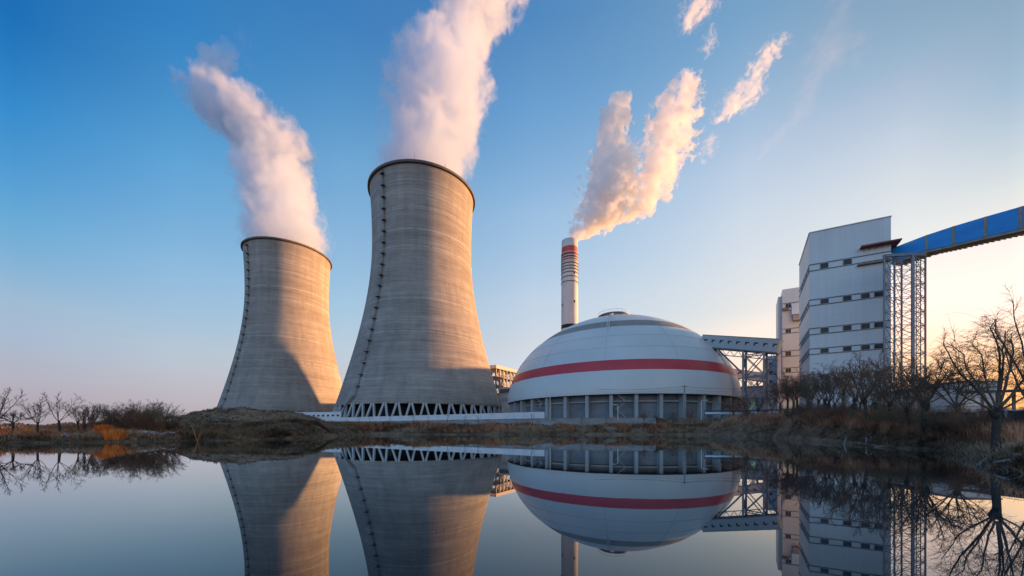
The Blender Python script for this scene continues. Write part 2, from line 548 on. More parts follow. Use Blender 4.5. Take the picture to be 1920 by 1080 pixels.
def lake_sd(x, y):
    """signed distance to the pond's edge, negative over water"""
    x, y = np.asarray(x, float), np.asarray(y, float)
    d = np.full(x.shape, 1e9)
    ins = np.zeros(x.shape, bool)
    n = len(LK)
    for i in range(n):
        ax, ay = LK[i]
        bx, by = LK[(i + 1) % n]
        ex, ey = bx - ax, by - ay
        t = np.clip(((x - ax) * ex + (y - ay) * ey) / (ex * ex + ey * ey), 0, 1)
        d = np.minimum(d, np.hypot(x - ax - t * ex, y - ay - t * ey))
        c = ((ay > y) != (by > y)) & (x < (bx - ax) * (y - ay) / (by - ay + 1e-12) + ax)
        ins ^= c
    return np.where(ins, -d, d)

def sm(a, b, x):
    t = np.clip((x - a) / (b - a), 0, 1)
    return t * t * (3 - 2 * t)

PLAT = 4.55
def wall_line(x):       # y of the straight retaining wall at x
    return np.interp(x, [-84, -80, 10, 36, 60], [163.5, 161, 103.2, 99, 96])

def ground(x, y):
    x, y = np.asarray(x, float), np.asarray(y, float)
    sd = lake_sd(x, y)
    # plateau heights by place
    left = 0.75 + 0.35 * sm(0, 60, sd)
    right = 0.75 + 2.9 * sm(22, 62, y) + 0.9 * sm(60, 95, y)
    w = sm(20, 45, x) * sm(-40, 20, y + x)
    far_in = 2.2 + 1.0 * sm(95, 110, y)
    beyond = sm(-0.6, 0.6, y - wall_line(x)) * sm(-86, -82, x)
    wm = sm(-75, -64, x) * sm(48, 62, y)          # the spoil bank in front of the far tower
    base = left * (1 - w) + right * w
    base = np.where((x > -86), base * (1 - sm(80, 92, y)) + far_in * sm(80, 92, y), base)
    base = base * (1 - sm(50, 66, y) * sm(-84, -74, x) * sm(0, 30, -x)) + 2.6 * sm(50, 66, y) * sm(-84, -74, x) * sm(0, 30, -x)
    h = base * (1 - beyond) + PLAT * beyond
    # behind the left tower the plain stays level with the works
    h = np.where(y > 120, h * (1 - sm(-140, -84, x) * sm(120, 150, y)) + PLAT * sm(-140, -84, x) * sm(120, 150, y), h)
    # long grassy mound
    ridge = np.interp(x, [-82, -79, -77, -75, -73.2, -71.3, -68, -64, -57.3, -53.7, -50.5, -47.5, -44.3, -41, -37], [0, .6, 1.4, 2.5, 3.5, 3.9, 3.7, 3.9, 3.4, 3.0, 2.2, 1.5, .8, .3, 0])
    m = ridge * np.exp(-((y - 84) / 6.5) ** 2) * (1 + 0.22 * fbm(x * 0.35, y * 0.35, 5))
    h = h + m
    n = fbm(x * 0.22, y * 0.22, 1) * 0.55 + fbm(x * 0.9, y * 0.9, 3) * 0.16
    rough = (1 - beyond) * sm(0, 4, sd) * np.where(y > 150, 0.2, 1.0)
    h = h + n * rough
    bankw = 1.3 + 3.2 * sm(20, 95, y)
    edge = 0.05 + (h - 0.05) * sm(-0.3, 1, sd / bankw) ** 0.8
    edge = edge + fbm(x * 1.6, y * 1.6, 8, 2) * 0.14 * sm(0, 1.5, sd)
    out = np.where(sd > 0, edge, np.maximum(-2.5, sd * 0.45 + 0.02))
    return out

def gz(x, y):
    return float(ground(np.array([x]), np.array([y]))[0])

def axis(lo, hi, step, far_lo, far_hi):
    a = list(np.arange(lo, hi + 1e-6, step))
    s, v = step, lo
    pre = []
    while v > far_lo:
        s *= 1.35
        v -= s
        pre.append(v)
    s, v = step, hi
    post = []
    while v < far_hi:
        s *= 1.35
        v += s
        post.append(v)
    return np.array(pre[::-1] + a + post)

gx = axis(-92, 78, 0.8, -6000, 6000)
gy = axis(-6, 128, 0.8, -3000, 9000)
GX, GY = np.meshgrid(gx, gy)
GZ = ground(GX, GY)
nx_, ny_ = len(gx), len(gy)
me = bpy.data.meshes.new('ground')
idx = np.arange(nx_ * ny_).reshape(ny_, nx_)
quads = np.stack([idx[:-1, :-1], idx[:-1, 1:], idx[1:, 1:], idx[1:, :-1]], -1).reshape(-1, 4)
me.from_pydata(np.stack([GX, GY, GZ], -1).reshape(-1, 3).tolist(), [], quads.tolist())
me.polygons.foreach_set('use_smooth', [True] * len(me.polygons))
def ground_mat():
    m, nt, b = new_mat('winter_soil')
    L = nt.links
    n1 = N(nt, 'ShaderNodeTexNoise', i_Scale=1.0, i_Detail=6.0, i_Roughness=0.68)
    L.new(mapped(nt, (0.55, 0.55, 0.9)), n1.inputs[0])
    n2 = N(nt, 'ShaderNodeTexNoise', i_Scale=1.0, i_Detail=3.0)
    L.new(mapped(nt, (0.06, 0.06, 0.06), loc=(2, 5, 0)), n2.inputs[0])
    v = math_n(nt, 'MULTIPLY_ADD', n1.outputs[0], 0.75, math_n(nt, 'MULTIPLY', n2.outputs[0], 0.45))
    r = ramp(nt, v, [(0.36, (0.035, 0.025, 0.018)), (0.52, (0.11, 0.075, 0.05)), (0.66, (0.22, 0.14, 0.09)), (0.85, (0.32, 0.23, 0.15))])
    L.new(r.outputs[0], b.inputs['Base Color'])
    b.inputs['Roughness'].default_value = 0.95
    b.inputs['Specular IOR Level'].default_value = 0.15
    bp = N(nt, 'ShaderNodeBump', i_Strength=0.8, i_Distance=0.3)
    L.new(n1.outputs[0], bp.inputs['Height'])
    L.new(bp.outputs[0], b.inputs['Normal'])
    return m
me.materials.append(ground_mat())
g_o = bpy.data.objects.new('ground', me)
COL.objects.link(g_o)
kind(g_o, 'structure')

# water: one flat sheet inside the basin
def water_mat():
    m, nt, b = new_mat('still_pond_water')
    L = nt.links
    nt.nodes.remove(b)
    body = N(nt, 'ShaderNodeBsdfDiffuse')
    body.inputs['Color'].default_value = (0.008, 0.020, 0.030, 1)
    b = N(nt, 'ShaderNodeBsdfGlossy')
    b.inputs['Color'].default_value = (0.90, 0.97, 1.0, 1)
    b.inputs['Roughness'].default_value = 0.012
    fr = N(nt, 'ShaderNodeFresnel')
    fr.inputs['IOR'].default_value = 1.33
    mxs = N(nt, 'ShaderNodeMixShader')
    fac = math_n(nt, 'MINIMUM', math_n(nt, 'MULTIPLY', fr.outputs[0], 1.5), 0.97)
    L.new(fac, mxs.inputs[0])
    L.new(body.outputs[0], mxs.inputs[1])
    L.new(b.outputs[0], mxs.inputs[2])
    L.new(mxs.outputs[0], nt.nodes['Material Output'].inputs['Surface'])
    n1 = N(nt, 'ShaderNodeTexNoise', i_Scale=1.0, i_Detail=3.0, i_Roughness=0.5)
    L.new(mapped(nt, (0.9, 0.55, 1)), n1.inputs[0])
    n2 = N(nt, 'ShaderNodeTexNoise', i_Scale=1.0, i_Detail=2.0)
    L.new(mapped(nt, (0.08, 0.16, 1)), n2.inputs[0])
    h = math_n(nt, 'MULTIPLY', n1.outputs[0], math_n(nt, 'SUBTRACT', n2.outputs[0], 0.30))
    bp = N(nt, 'ShaderNodeBump', i_Strength=0.09, i_Distance=0.02)
    L.new(h, bp.inputs['Height'])
    L.new(bp.outputs[0], b.inputs['Normal'])
    return m
w = MB()
w.add([(x, y, 0.0) for x, y in LAKE], [tuple(range(len(LAKE)))[::-1]])
# keep the sheet under the banks
wx = [(-232, -14), (60, -14), (60, 100), (-232, 100)]
w = MB()
w.add([(a, b, 0.0) for a, b in wx], [(0, 1, 2, 3)])
kind(w.build('water', water_mat()), 'structure')

# pale dirt track along the foot of the mound
tr = MB()
tp = []
for i in range(41):
    t = i / 40
    x = -72 + t * 28
    y = 73.5 + 0.8 * math.sin(t * 5) + 3 * t
    tp.append((x, y))
vs = []
for x, y in tp:
    za, zb = gz(x, y), gz(x, y + .8)
    vs += [(x, y, za + 0.10), (x, y + .8, zb + 0.16)]
tr.add(vs, [(2 * i, 2 * i + 2, 2 * i + 3, 2 * i + 1) for i in range(40)])
kind(tr.build('path', mottled('pale_track', (0.20, 0.19, 0.21), (0.30, 0.28, 0.30), (0.5, 0.5, 0.5), 0.9), smooth=True), 'structure')

# ------------------------------------------------------------------ cooling towers
ZB, ZT, ZR, RT = 12.6, 101.7, 131.2, 26.9
SHELL_B = 66.8
def shell_r(z, bb=None):
    return RT * math.sqrt(1 + ((z - ZT) / ((bb or SHELL_B) if z < ZT else 96.0)) ** 2)

def cooling_tower(loc, label, ladder_az, detail=True):
    cx, cy = loc
    t = thing('cooling_tower', label, 'cooling tower', (cx, cy, PLAT), 'concrete cooling towers of the power station')
    s = MB()
    zs = [ZB + (ZR - ZB) * i / 90 for i in range(91)]
    prof = [(shell_r(z), z) for z in zs] + [(shell_r(z) - 0.9, z) for z in zs[::-1]]
    s.lathe((cx, cy), prof, 160, close=True)
    s.build('shell', M['concrete'], t, smooth=True)
    r = MB()
    rr = shell_r(ZR)
    r.lathe((cx, cy), [(rr - 0.5, ZR - 0.7), (rr + 1.0, ZR - 0.6), (rr + 1.05, ZR + 0.5), (rr - 0.5, ZR + 0.5)], 160, close=True)
    r.build('rim', M['rim'], t)
    if not detail:
        return t
    # railing stubs on the rim
    rod = None
    for k in range(12):
        if rod is None:
            q = MB()
            q.tube([(0, -(rr + .8), ZR + 0.4 - PLAT), (0, -(rr + .8), ZR + 3.4 - PLAT)], [0.06, 0.03], 5)
            rod = o = q.build('lightning_rod', M['insulator'], t, loc=(0, 0, 0))
        else:
            o = rod.copy()
            COL.objects.link(o)
            o.parent = t
        o.rotation_euler = (0, 0, 2 * PI * (k + .2) / 12)
    # 48 pairs of raked columns
    col = None
    ang = 2 * PI / 48
    for k in range(48):
        for sgn in (-1, 1):
            a = k * ang
            at = a + sgn * ang * 0.07
            ab = a + sgn * ang * 0.40
            ra, rb_ = shell_r(ZB) - 0.5, 46.6
            p = Vector((ra * math.sin(at), -ra * math.cos(at), ZB - PLAT + 0.3))
            b = Vector((rb_ * math.sin(ab), -rb_ * math.cos(ab), 0.2))
            if k < 1:
                c = MB()
                d = (p - b)
                u = Vector((math.sin(a), -math.cos(a), 0))
                sd = d.cross(u).normalized() * 0.42
                c.obox((p + b) / 2, d / 2, sd, u * 0.42)
                o = c.build('support_column', M['column'], t, loc=(0, 0, 0))
                if sgn < 0:
                    col = [o]
                else:
                    col.append(o)
            else:
                o = col[0 if sgn < 0 else 1].copy()
                COL.objects.link(o)
                o.parent = t
                o.rotation_euler = (0, 0, a)
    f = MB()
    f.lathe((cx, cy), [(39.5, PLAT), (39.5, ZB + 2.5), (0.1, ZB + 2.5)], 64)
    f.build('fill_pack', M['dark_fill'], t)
    b = MB()
    b.lathe((cx, cy), [(47.6, PLAT - 0.6), (47.6, PLAT + 0.9), (47.1, PLAT + 0.9), (47.1, PLAT - 0.6)], 96, close=True)
    b.build('basin_kerb', M['white_wall'], t)
    # caged ladder that follows the shell
    l = MB()
    pts = []
    z = ZB + 4
    while z < ZR - 0.5:
        pts.append((cx + (shell_r(z) + 0.45) * math.sin(ladder_az), cy - (shell_r(z) + 0.45) * math.cos(ladder_az), z))
        z += 2.0
    tx, ty = math.cos(ladder_az), math.sin(ladder_az)
    for off in (-0.36, 0.36):
        l.tube([(p[0] + tx * off, p[1] + ty * off, p[2]) for p in pts], 0.075, 4)
    for p, p2 in zip(pts, pts[1:]):
        for t_ in (0.0, 0.5):
            m = [p[i] + (p2[i] - p[i]) * t_ for i in range(3)]
            l.beam((m[0] - tx * .45, m[1] - ty * .45, m[2]), (m[0] + tx * .45, m[1] + ty * .45, m[2]), 0.1)
    # foot of the ladder: a sloping stair to the basin
    z0 = ZB + 4
    a2 = ladder_az - 0.13
    for off in (0, 0.9):
        l.beam((cx + (shell_r(z0) + .6 + off) * math.sin(ladder_az), cy - (shell_r(z0) + .6 + off) * math.cos(ladder_az), z0),
               (cx + (shell_r(ZB) + 1.4 + off) * math.sin(a2), cy - (shell_r(ZB) + 1.4 + off) * math.cos(a2), ZB - 2.5), 0.2, 0.3)
    lad = l.build('ladder', M['rust_steel'], t)
    z, first = ZB + 8.5, None
    while z < ZR - 2:
        rr_ = shell_r(z) + 0.9
        o = MB()
        o.box((0, 0, 0), (2.0, 1.5, 0.16))
        o.beam((-0.8, 0.2, -0.1), (-0.5, 0.75, -1.1), 0.12)
        o.beam((0.8, 0.2, -0.1), (0.5, 0.75, -1.1), 0.12)
        o.beam((-1.05, -0.8, 0.9), (1.05, -0.8, 0.9), 0.08)
        o.beam((-1.05, -0.8, 0), (-1.05, -0.8, 0.9), 0.08)
        o.beam((1.05, -0.8, 0), (1.05, -0.8, 0.9), 0.08)
        if first is None:
            first = o.build('ladder_platform', M['rim'], lad, loc=(0, 0, 0))
            c = first
        else:
            c = first.copy()
            COL.objects.link(c)
            c.parent = lad
        c.location = (rr_ * math.sin(ladder_az), -rr_ * math.cos(ladder_az), z - PLAT)
        c.rotation_euler = (0, 0, ladder_az)
        z += 5.6
    return t

T2, T1 = (-50.2, 199.0), (-169.4, 267.4)
cooling_tower(T2, 'nearer and taller looking concrete cooling tower, beside the white dome, standing on raked columns', math.radians(-29))
SHELL_B = 71.0
cooling_tower(T1, 'farther concrete cooling tower rising behind the grassy mound at the pond', math.radians(-27))

# ------------------------------------------------------------------ coal dome
DX, DY, DR, DZ0, DH, DE = 42.5, 146.0, 44.2, 12.7, 34.0, 1.85
def dome_z(r):
    return DZ0 + DH * max(0.0, 1 - (r / DR) ** DE) ** (1 / DE)

def dome_r(z):
    return DR * max(0.0, 1 - ((z - DZ0) / DH) ** DE) ** (1 / DE)

dome = thing('storage_dome', 'huge white dome with a red stripe on a pillared grey drum', 'storage dome', (DX, DY, PLAT))
d = MB()
zz = [DZ0 - 0.5, DZ0]
ZS0, ZS1, ZB0, ZB1 = 19.0, 22.3, 35.2, 38.3
marks = sorted([DZ0 + (DH - 0.02) * math.sin(PI / 2 * i / 60) for i in range(1, 61)] + [ZS0, ZS1, ZB0, ZB1])
prof = [(DR - 0.05, DZ0 - 0.9), (DR + 0.02, DZ0 - 0.3)] + [(dome_r(z), z) for z in marks]
def dm(i):
    a, b = prof[i][1], prof[i + 1][1]
    m_ = (a + b) / 2
    return 1 if ZS0 < m_ < ZS1 else 2 if ZB0 < m_ < ZB1 else 0
d.lathe((DX, DY), prof, 200, mfun=dm)
shell = d.build('roof_shell', [M['dome'], M['dome_red'], M['dome_band']], dome, smooth=True)
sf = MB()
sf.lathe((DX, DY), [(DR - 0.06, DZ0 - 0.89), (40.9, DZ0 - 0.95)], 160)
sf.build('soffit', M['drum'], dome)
# seams of the cladding: thin raised ribs over the roof
sm_ = MB()
for z in (26.7, 31.1):
    r = dome_r(z)
    sm_.lathe((DX, DY), [(r + 0.02, z - 0.07), (r + 0.09, z - 0.05), (r + 0.05, z + 0.07)], 160)
for k in range(12):
    a = 2 * PI * k / 12 + math.radians(-20)
    pts = []
    for i in range(24):
        z = ZS1 + 0.3 + (ZB0 - ZS1 - 0.5) * i / 23
        r = dome_r(z) + 0.02
        pts.append((DX + r * math.sin(a), DY - r * math.cos(a), z))
    sm_.tube(pts, 0.07, 4)
sm_.build('cladding_seams', mottled('seam_grey', (0.40, 0.42, 0.44), (0.50, 0.52, 0.53), (.3, .3, .3), 0.6), shell)
rl = MB()
for a in (math.radians(-20),):
    pts = []
    for i in range(16):
        z = ZB0 - 1.0 + (DZ0 + DH - ZB0 - 0.2) * i / 15
        r = dome_r(z)
        pts.append((DX + (r + .35) * math.sin(a), DY - (r + .35) * math.cos(a), z + 0.35))
    for off in (-0.3, 0.3):
        rl.tube([(p[0] + off * math.cos(a), p[1] + off * math.sin(a), p[2]) for p in pts], 0.13, 4)
rl.build('roof_ladder', M['galv'], shell)
cu = MB()
zt = dome_z(6.0)
cu.lathe((DX - 0.4, DY), [(5.6, zt - 0.6), (5.6, zt + 1.5), (6.2, zt + 1.6), (6.2, zt + 1.95), (0.05, zt + 2.5)], 48)
cup = cu.build('vent_cupola', M['dome_band'], dome)
ra = MB()
for k in range(24):
    a = 2 * PI * k / 24
    ra.beam((DX - .4 + 6.1 * math.sin(a), DY - 6.1 * math.cos(a), zt + 1.9), (DX - .4 + 6.1 * math.sin(a), DY - 6.1 * math.cos(a), zt + 3.0), 0.08)
ra.lathe((DX - 0.4, DY), [(6.1, zt + 2.95), (6.16, zt + 3.05)], 48)
ra.build('railing', M['galv'], cup)
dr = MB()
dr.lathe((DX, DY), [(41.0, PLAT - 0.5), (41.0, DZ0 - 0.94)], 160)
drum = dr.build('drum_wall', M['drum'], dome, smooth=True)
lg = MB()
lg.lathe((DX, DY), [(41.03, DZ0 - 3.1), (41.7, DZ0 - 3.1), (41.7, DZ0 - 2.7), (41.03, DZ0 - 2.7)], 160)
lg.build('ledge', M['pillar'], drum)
pil = None
dth = math.degrees(math.atan2(px(1145.5, 103.5) - DX, 103.5 - DY))
NP = 38
a0 = math.atan2(px(1145.5, 103.5) - DX, DY - 103.5)
for k in range(NP):
    a = a0 + 2 * PI * k / NP
    if pil is None:
        c = MB()
        c.obox((0, -42.25, (DZ0 - 0.95 - PLAT) / 2 - 0.25), (0.5, 0, 0), (0, 1.15, 0), (0, 0, (DZ0 - 0.95 - PLAT) / 2 + 0.22))
        pil = c.build('pillar', M['pillar'], dome, loc=(0, 0, 0))
        o = pil
    else:
        o = pil.copy()
        COL.objects.link(o)
        o.parent = dome
    o.rotation_euler = (0, 0, a)
def zigzag(pa, label):
    """a steel stair that zigzags up the drum between two pillars"""
    s = MB()
    zs_ = [PLAT + 0.3, PLAT + 2.8, PLAT + 5.2, PLAT + 7.2]
    c0, c1 = pa - 0.028, pa + 0.028
    def P(a, z, r=43.0):
        return (DX + r * math.sin(a), DY - r * math.cos(a), z)
    ends = [c1, c0, c1, c0]
    for i in range(3):
        for r in (42.7, 43.3):
            s.beam(P(ends[i], zs_[i], r), P(ends[i + 1], zs_[i + 1], r), 0.07, 0.17)
            s.beam(P(ends[i], zs_[i] + 1.0, r), P(ends[i + 1], zs_[i + 1] + 1.0, r), 0.035)
        s.beam(P(ends[i + 1] - .012, zs_[i + 1]), P(ends[i + 1] + .012, zs_[i + 1]), 1.0, 0.14)
    o = s.build('staircase', M['pillar'], dome)
    return o
zigzag(math.atan2(px(1166, 103) - DX, DY - 103) , '')
zigzag(math.atan2(px(1014, 119) - DX, DY - 119), '')

# ------------------------------------------------------------------ chimney
CX, CY = px(1068, 391), 391.0
ch = thing('chimney', 'tall white chimney with red and dark bands near the top behind the dome', 'chimney', (CX, CY, PLAT))
CT = pz(453, 391)
def ch_r(z):
    return 9.75 - 0.95 * (z - PLAT) / (CT - PLAT)
zb = [PLAT, pz(618, 391), pz(611, 391), pz(492, 391), pz(480, 391), pz(467, 391), CT]
mm = [0, 3, 0, 2, 1, 0]
c = MB()
prof = [(ch_r(z), z) for z in zb] + [(ch_r(CT) - 0.8, CT), (ch_r(CT) - 0.8, CT - 8)]
c.lathe((CX, CY), prof, 64, mfun=lambda i: mm[i] if i < 6 else 3)
shaft = c.build('shaft', [M['chimney'], M['chimney_red'], M['chimney_dark'], M['soot']], ch, smooth=False)
shaft.data.polygons.foreach_set('use_smooth', [True] * len(shaft.data.polygons))
for q, mat_, th in [(478, 'platform', .7), (484, 'platform', .8), (489, 'platform', .8), (493.5, 'platform', .8), (498, 'rim', .7), (503.5, 'rim', .7), (509, 'rim', .6), (515, 'rim', .5), (523, 'rim', .4), (532, 'rim', .4)]:
    z = pz(q, 391)
    o = MB()
    r = ch_r(z)
    o.lathe((CX, CY), [(r - .05, z - th), (r + 0.55, z - th), (r + 0.55, z + th * .3), (r - .05, z + th * .3)], 64)
    o.build('ring_platform', M[mat_], ch)
for a, q in ((0.45, 517), (0.45, 570), (-1.2, 574)):
    z = pz(q, 391)
    o = MB()
    r = ch_r(z) + 0.1
    az = a
    o.obox((CX + r * math.sin(az), CY - r * math.cos(az), z), (0.8 * math.cos(az), 0.8 * math.sin(az), 0), (.3 * math.sin(az), -.3 * math.cos(az), 0), (0, 0, 1.1))
    o.build('hatch', M['window'], ch)

# ------------------------------------------------------------------ walls along the far bank
wv = MB()
pa, pb = Vector((-80, 161, 0)), Vector((9.6, 103.3, 0))
nseg = 30
for i in range(nseg):
    p, q = pa.lerp(pb, i / nseg), pa.lerp(pb, (i + 1) / nseg - 0.0006)
    wv.beam((p.x, p.y, PLAT + 0.95), (q.x, q.y, PLAT + 0.95), 0.3, 2.1)
tag(wv.build('boundary_wall', M['white_wall'], loc=(-35, 132, PLAT)), 'long low white boundary wall passing in front of the nearer cooling tower', 'wall')
rw = MB()
line = [(-84, 163.0), (-80, 160.2), (10, 102.4), (36, 98.4), (40, 98)]
for (x0, y0), (x1, y1) in zip(line, line[1:]):
    rw.beam((x0, y0, PLAT - 1.15), (x1, y1, PLAT - 1.15), 0.6, 2.1)
    rw.beam((x0, y0 - .02, PLAT - 0.02), (x1, y1 - .02, PLAT - 0.02), 0.75, 0.22)
tag(rw.build('retaining_wall', M['kerb'], loc=(-20, 120, PLAT)), 'stained grey concrete retaining wall along the far bank under the dome', 'wall')

# ------------------------------------------------------------------ buildings on the works' grid
U = Vector((0.881, -0.473, 0.0))      # along the fronts, to the right and nearer
V = Vector((0.555, 0.832, 0.0))       # away from the pond
UP = Vector((0, 0, 1))
def block(mb, o, a, b, z0, z1, mi=0):
    """box on the grid: o = near left corner, a along U, b along V"""
    c = Vector(o) + U * a / 2 + V * b / 2
    mb.obox((c.x, c.y, (z0 + z1) / 2), U * a / 2, V * b / 2, UP * (z1 - z0) / 2, mi)

def window_on(parent, p, along, out, w_, h_, mats=None, name='window', bars=2):
    """framed window standing a little proud of its wall; p is its centre on the wall"""
    p, along, out = Vector(p), Vector(along), Vector(out)
    o = MB()
    o.obox(p + out * 0.03, along * w_ / 2, out * 0.03, UP * h_ / 2, 0)
    for s in (-1, 1):
        o.obox(p + along * s * (w_ / 2) + out * 0.05, along * 0.04, out * 0.055, UP * (h_ / 2 + .06), 1)
        o.obox(p + UP * s * (h_ / 2) + out * 0.052, along * (w_ / 2 - .06), out * 0.05, UP * 0.06, 1)
    for k in range(1, bars):
        o.obox(p + along * (-w_ / 2 + w_ * k / bars) + out * 0.05, along * 0.03, out * 0.045, UP * (h_ / 2 - .06), 1)
    return o.build(name, mats or [M['window'], M['frame']], parent)

ZC = 80.0
TCR = Vector((px(1518, ZC), ZC, 0))                     # near left corner of the transfer tower
TW, TD, TH = 13.3, 19.0, pz(437, ZC)
tt = thing('transfer_tower', 'tall white clad tower with rows of dark windows joined by the blue conveyor', 'tower', (TCR.x, TCR.y, 3.5))
b = MB()
block(b, TCR, TW, TD, 3.0, TH)
tw_body = b.build('wall', M['clad'], tt)
rf = MB()
for off, ln, dv in ((Vector((0, 0, 0)), TW, U), (V * TD, TW, U), (Vector((0, 0, 0)), TD, V), (U * TW, TD, V)):
    p = TCR + off
    rf.beam((p.x, p.y, TH + 0.06), (p.x + dv.x * ln, p.y + dv.y * ln, TH + 0.06), 0.3, 0.18)
rf.build('parapet', M['clad'], tt)
rows = []
for q_top, q_bot, cols in ((497.5, 508.5, (1545.5, 1589)), (563.5, 573.5, (1546, 1588.5, 1622.5, 1647.5)), (617, 627.5, (1546, 1588.5, 1622.5, 1647.5)), (655, 664.5, (1546, 1588.5, 1622.5, 1647.5)), (703, 713, (1546.5, 1588.5, 1622.5, 1647.5))):
    z1, z0 = pz(q_top, ZC), pz(q_bot, ZC)
    rows.append((z0, z1, cols))
def front_t(p):
    """distance along the front (U) seen at photo column p"""
    k = (p - 960) / F
    return (k * TCR.y - TCR.x) / (U.x - k * U.y)
for z0, z1, cols in rows:
    for zl in (z1 + 0.05, z0 - 0.05):
        o = MB()
        p = TCR + Vector((0, 0, zl)) - V * 0.05
        o.obox(p + U * TW / 2, U * TW / 2, V * 0.05, UP * 0.09)
        p = TCR + Vector((0, 0, zl)) - U * 0.05
        o.obox(p + V * (TD / 2), U * 0.05, V * TD / 2, UP * 0.09)
        o.build('trim_line', M['trim'], tt)
    for c_ in cols:
        t = front_t(c_)
        window_on(tt, TCR + U * t + UP * (z0 + z1) / 2, U, -V, 1.4, (z1 - z0) * 0.97, bars=1)
    for k in range(5):
        window_on(tt, TCR + V * (1.6 + k * 3.1) + UP * ((z0 + z1) / 2), V, -U, 1.5, (z1 - z0) * 1.0)
# red canopy and brown ledge where the conveyor enters
ca = MB()
t0, zc = front_t(1612), pz(461, 78)
tR = TW + 1.3
p0 = TCR + U * t0 - V * 0.75
ca.obox(p0 + U * (tR - t0) / 2 + UP * (pz(468, 76) + 0.15), U * (tR - t0) / 2, V * 0.7, UP * 0.14, 0)
ca.obox(TCR + U * (TW + 0.7) + V * 3.5 + UP * (pz(468, 76) + 0.15), U * 0.65, V * 4.0, UP * 0.13, 0)
for k in range(5):
    q = TCR + U * (t0 + 0.6 + k * (TW - t0 - 1.0) / 4) + UP * (pz(468, 76) - 0.15)
    ca.beam(q - V * 0.05 - UP * 0.3, q - V * 1.3 + UP * 0.14, 0.08)
ca.build('canopy', M['redsheet'], tt)
le = MB()
le.obox(TCR + U * (front_t(1607) + TW) / 2 - V * 0.35 + UP * pz(502, 77), U * (TW - front_t(1607)) / 2, V * 0.34, UP * 0.12, 0)
le.build('ledge', M['brown'], tt)

# second building, half hidden by the transfer tower
Z2 = 112.0
C2 = Vector((px(1467, Z2), Z2, 0))
H2 = pz(543, Z2)
b2 = thing('process_building', 'cream clad process building half hidden behind the white transfer tower', 'building', (C2.x, C2.y, 4))
b = MB()
block(b, C2, 18, 15, 3.5, H2)  # hidden right end lengthened to block a gap of sunlight
b.build('wall', M['clad_warm'], b2)
b = MB()
block(b, C2 - U * 0.95 + V * 2.5, 0.94, 10, 3.5, H2 - 1.4)
b.build('stair_shaft', M['clad_warm'], b2)
for q0, q1 in ((570.5, 579.5), (618, 625.5), (659.5, 668.5), (691, 699), (728, 737)):
    z1, z0 = pz(q0, Z2), pz(q1, Z2)
    for zl in (z1 + 0.1, z0 - 0.1):
        o = MB()
        o.obox(C2 + U * 6.5 - V * 0.05 + UP * zl, U * 6.5, V * 0.05, UP * 0.09)
        o.build('trim_line', M['trim'], b2)
    k = (1478 - 960) / F
    t = (k * C2.y - C2.x) / (U.x - k * U.y)
    window_on(b2, C2 + U * t + UP * (z0 + z1) / 2, U, -V, 1.35, z1 - z0)
du = MB()
k = (1491 - 960) / F
t = (k * C2.y - C2.x) / (U.x - k * U.y)
pd = C2 + U * t - V * 0.9
zd = pz(585, Z2)
du.obox(pd + UP * zd, U * 1.0, V * 0.85, UP * 1.6, 0)
du.obox(pd + U * 0.2 - V * 0.05 + UP * (zd - 2.6), U * 0.9, V * 0.75, UP * 0.8, 1)
du.obox(pd - U * 2.6 + V * .3 + UP * (zd + .6), U * 0.8, V * 0.5, UP * 0.35, 2)
du.beam(pd - U * 1.6 + UP * (zd + .6), pd - U * 0.5 + UP * (zd + .2), 0.4)
du.build('ventilation_duct', [M['pipe'], M['tan'], M['brown']], b2)

# small white annex behind the gallery trestle
Z3 = 122.0
C3 = Vector((px(1436, Z3), Z3, 0))
b3 = thing('annex_building', 'small white annex with square windows behind the grey gallery trestle', 'building', (C3.x, C3.y, 4))
b = MB()
block(b, C3, 9, 8, 3.5, pz(668, Z3))
b.build('wall', M['clad'], b3)
for q in (683, 699, 716):
    z = pz(q, Z3)
    k = (1445 - 960) / F
    t = (k * C3.y - C3.x) / (U.x - k * U.y)
    window_on(b3, C3 + U * t + UP * z, U, -V, 0.9, 0.9)
    o = MB()
    o.obox(C3 + U * 4.5 - V * 0.05 + UP * (z - 0.75), U * 4.5, V * 0.05, UP * 0.08)
    o.build('trim_line', M['trim'], b3)

# long pale hall at the foot of the trestles
Z4 = 136.0
C4 = Vector((px(1383, Z4), Z4, 0))
b4 = thing('service_hall', 'low pale pink service hall at the foot of the conveyor trestle', 'building', (C4.x, C4.y, 4))
b = MB()
block(b, C4, 17, 9, 3.5, pz(728, Z4))
b.build('wall', M['pale'], b4)
b = MB()
block(b, C4 - U * 0.4 - V * 0.4, 17.8, 9.8, pz(728, Z4) + 0.01, pz(725, Z4))
b.build('roof', M['kerb'], b4)
for k in range(4):
    window_on(b4, C4 + U * (2.2 + k * 4.0) + UP * 8.2, U, -V, 1.6, 2.0)

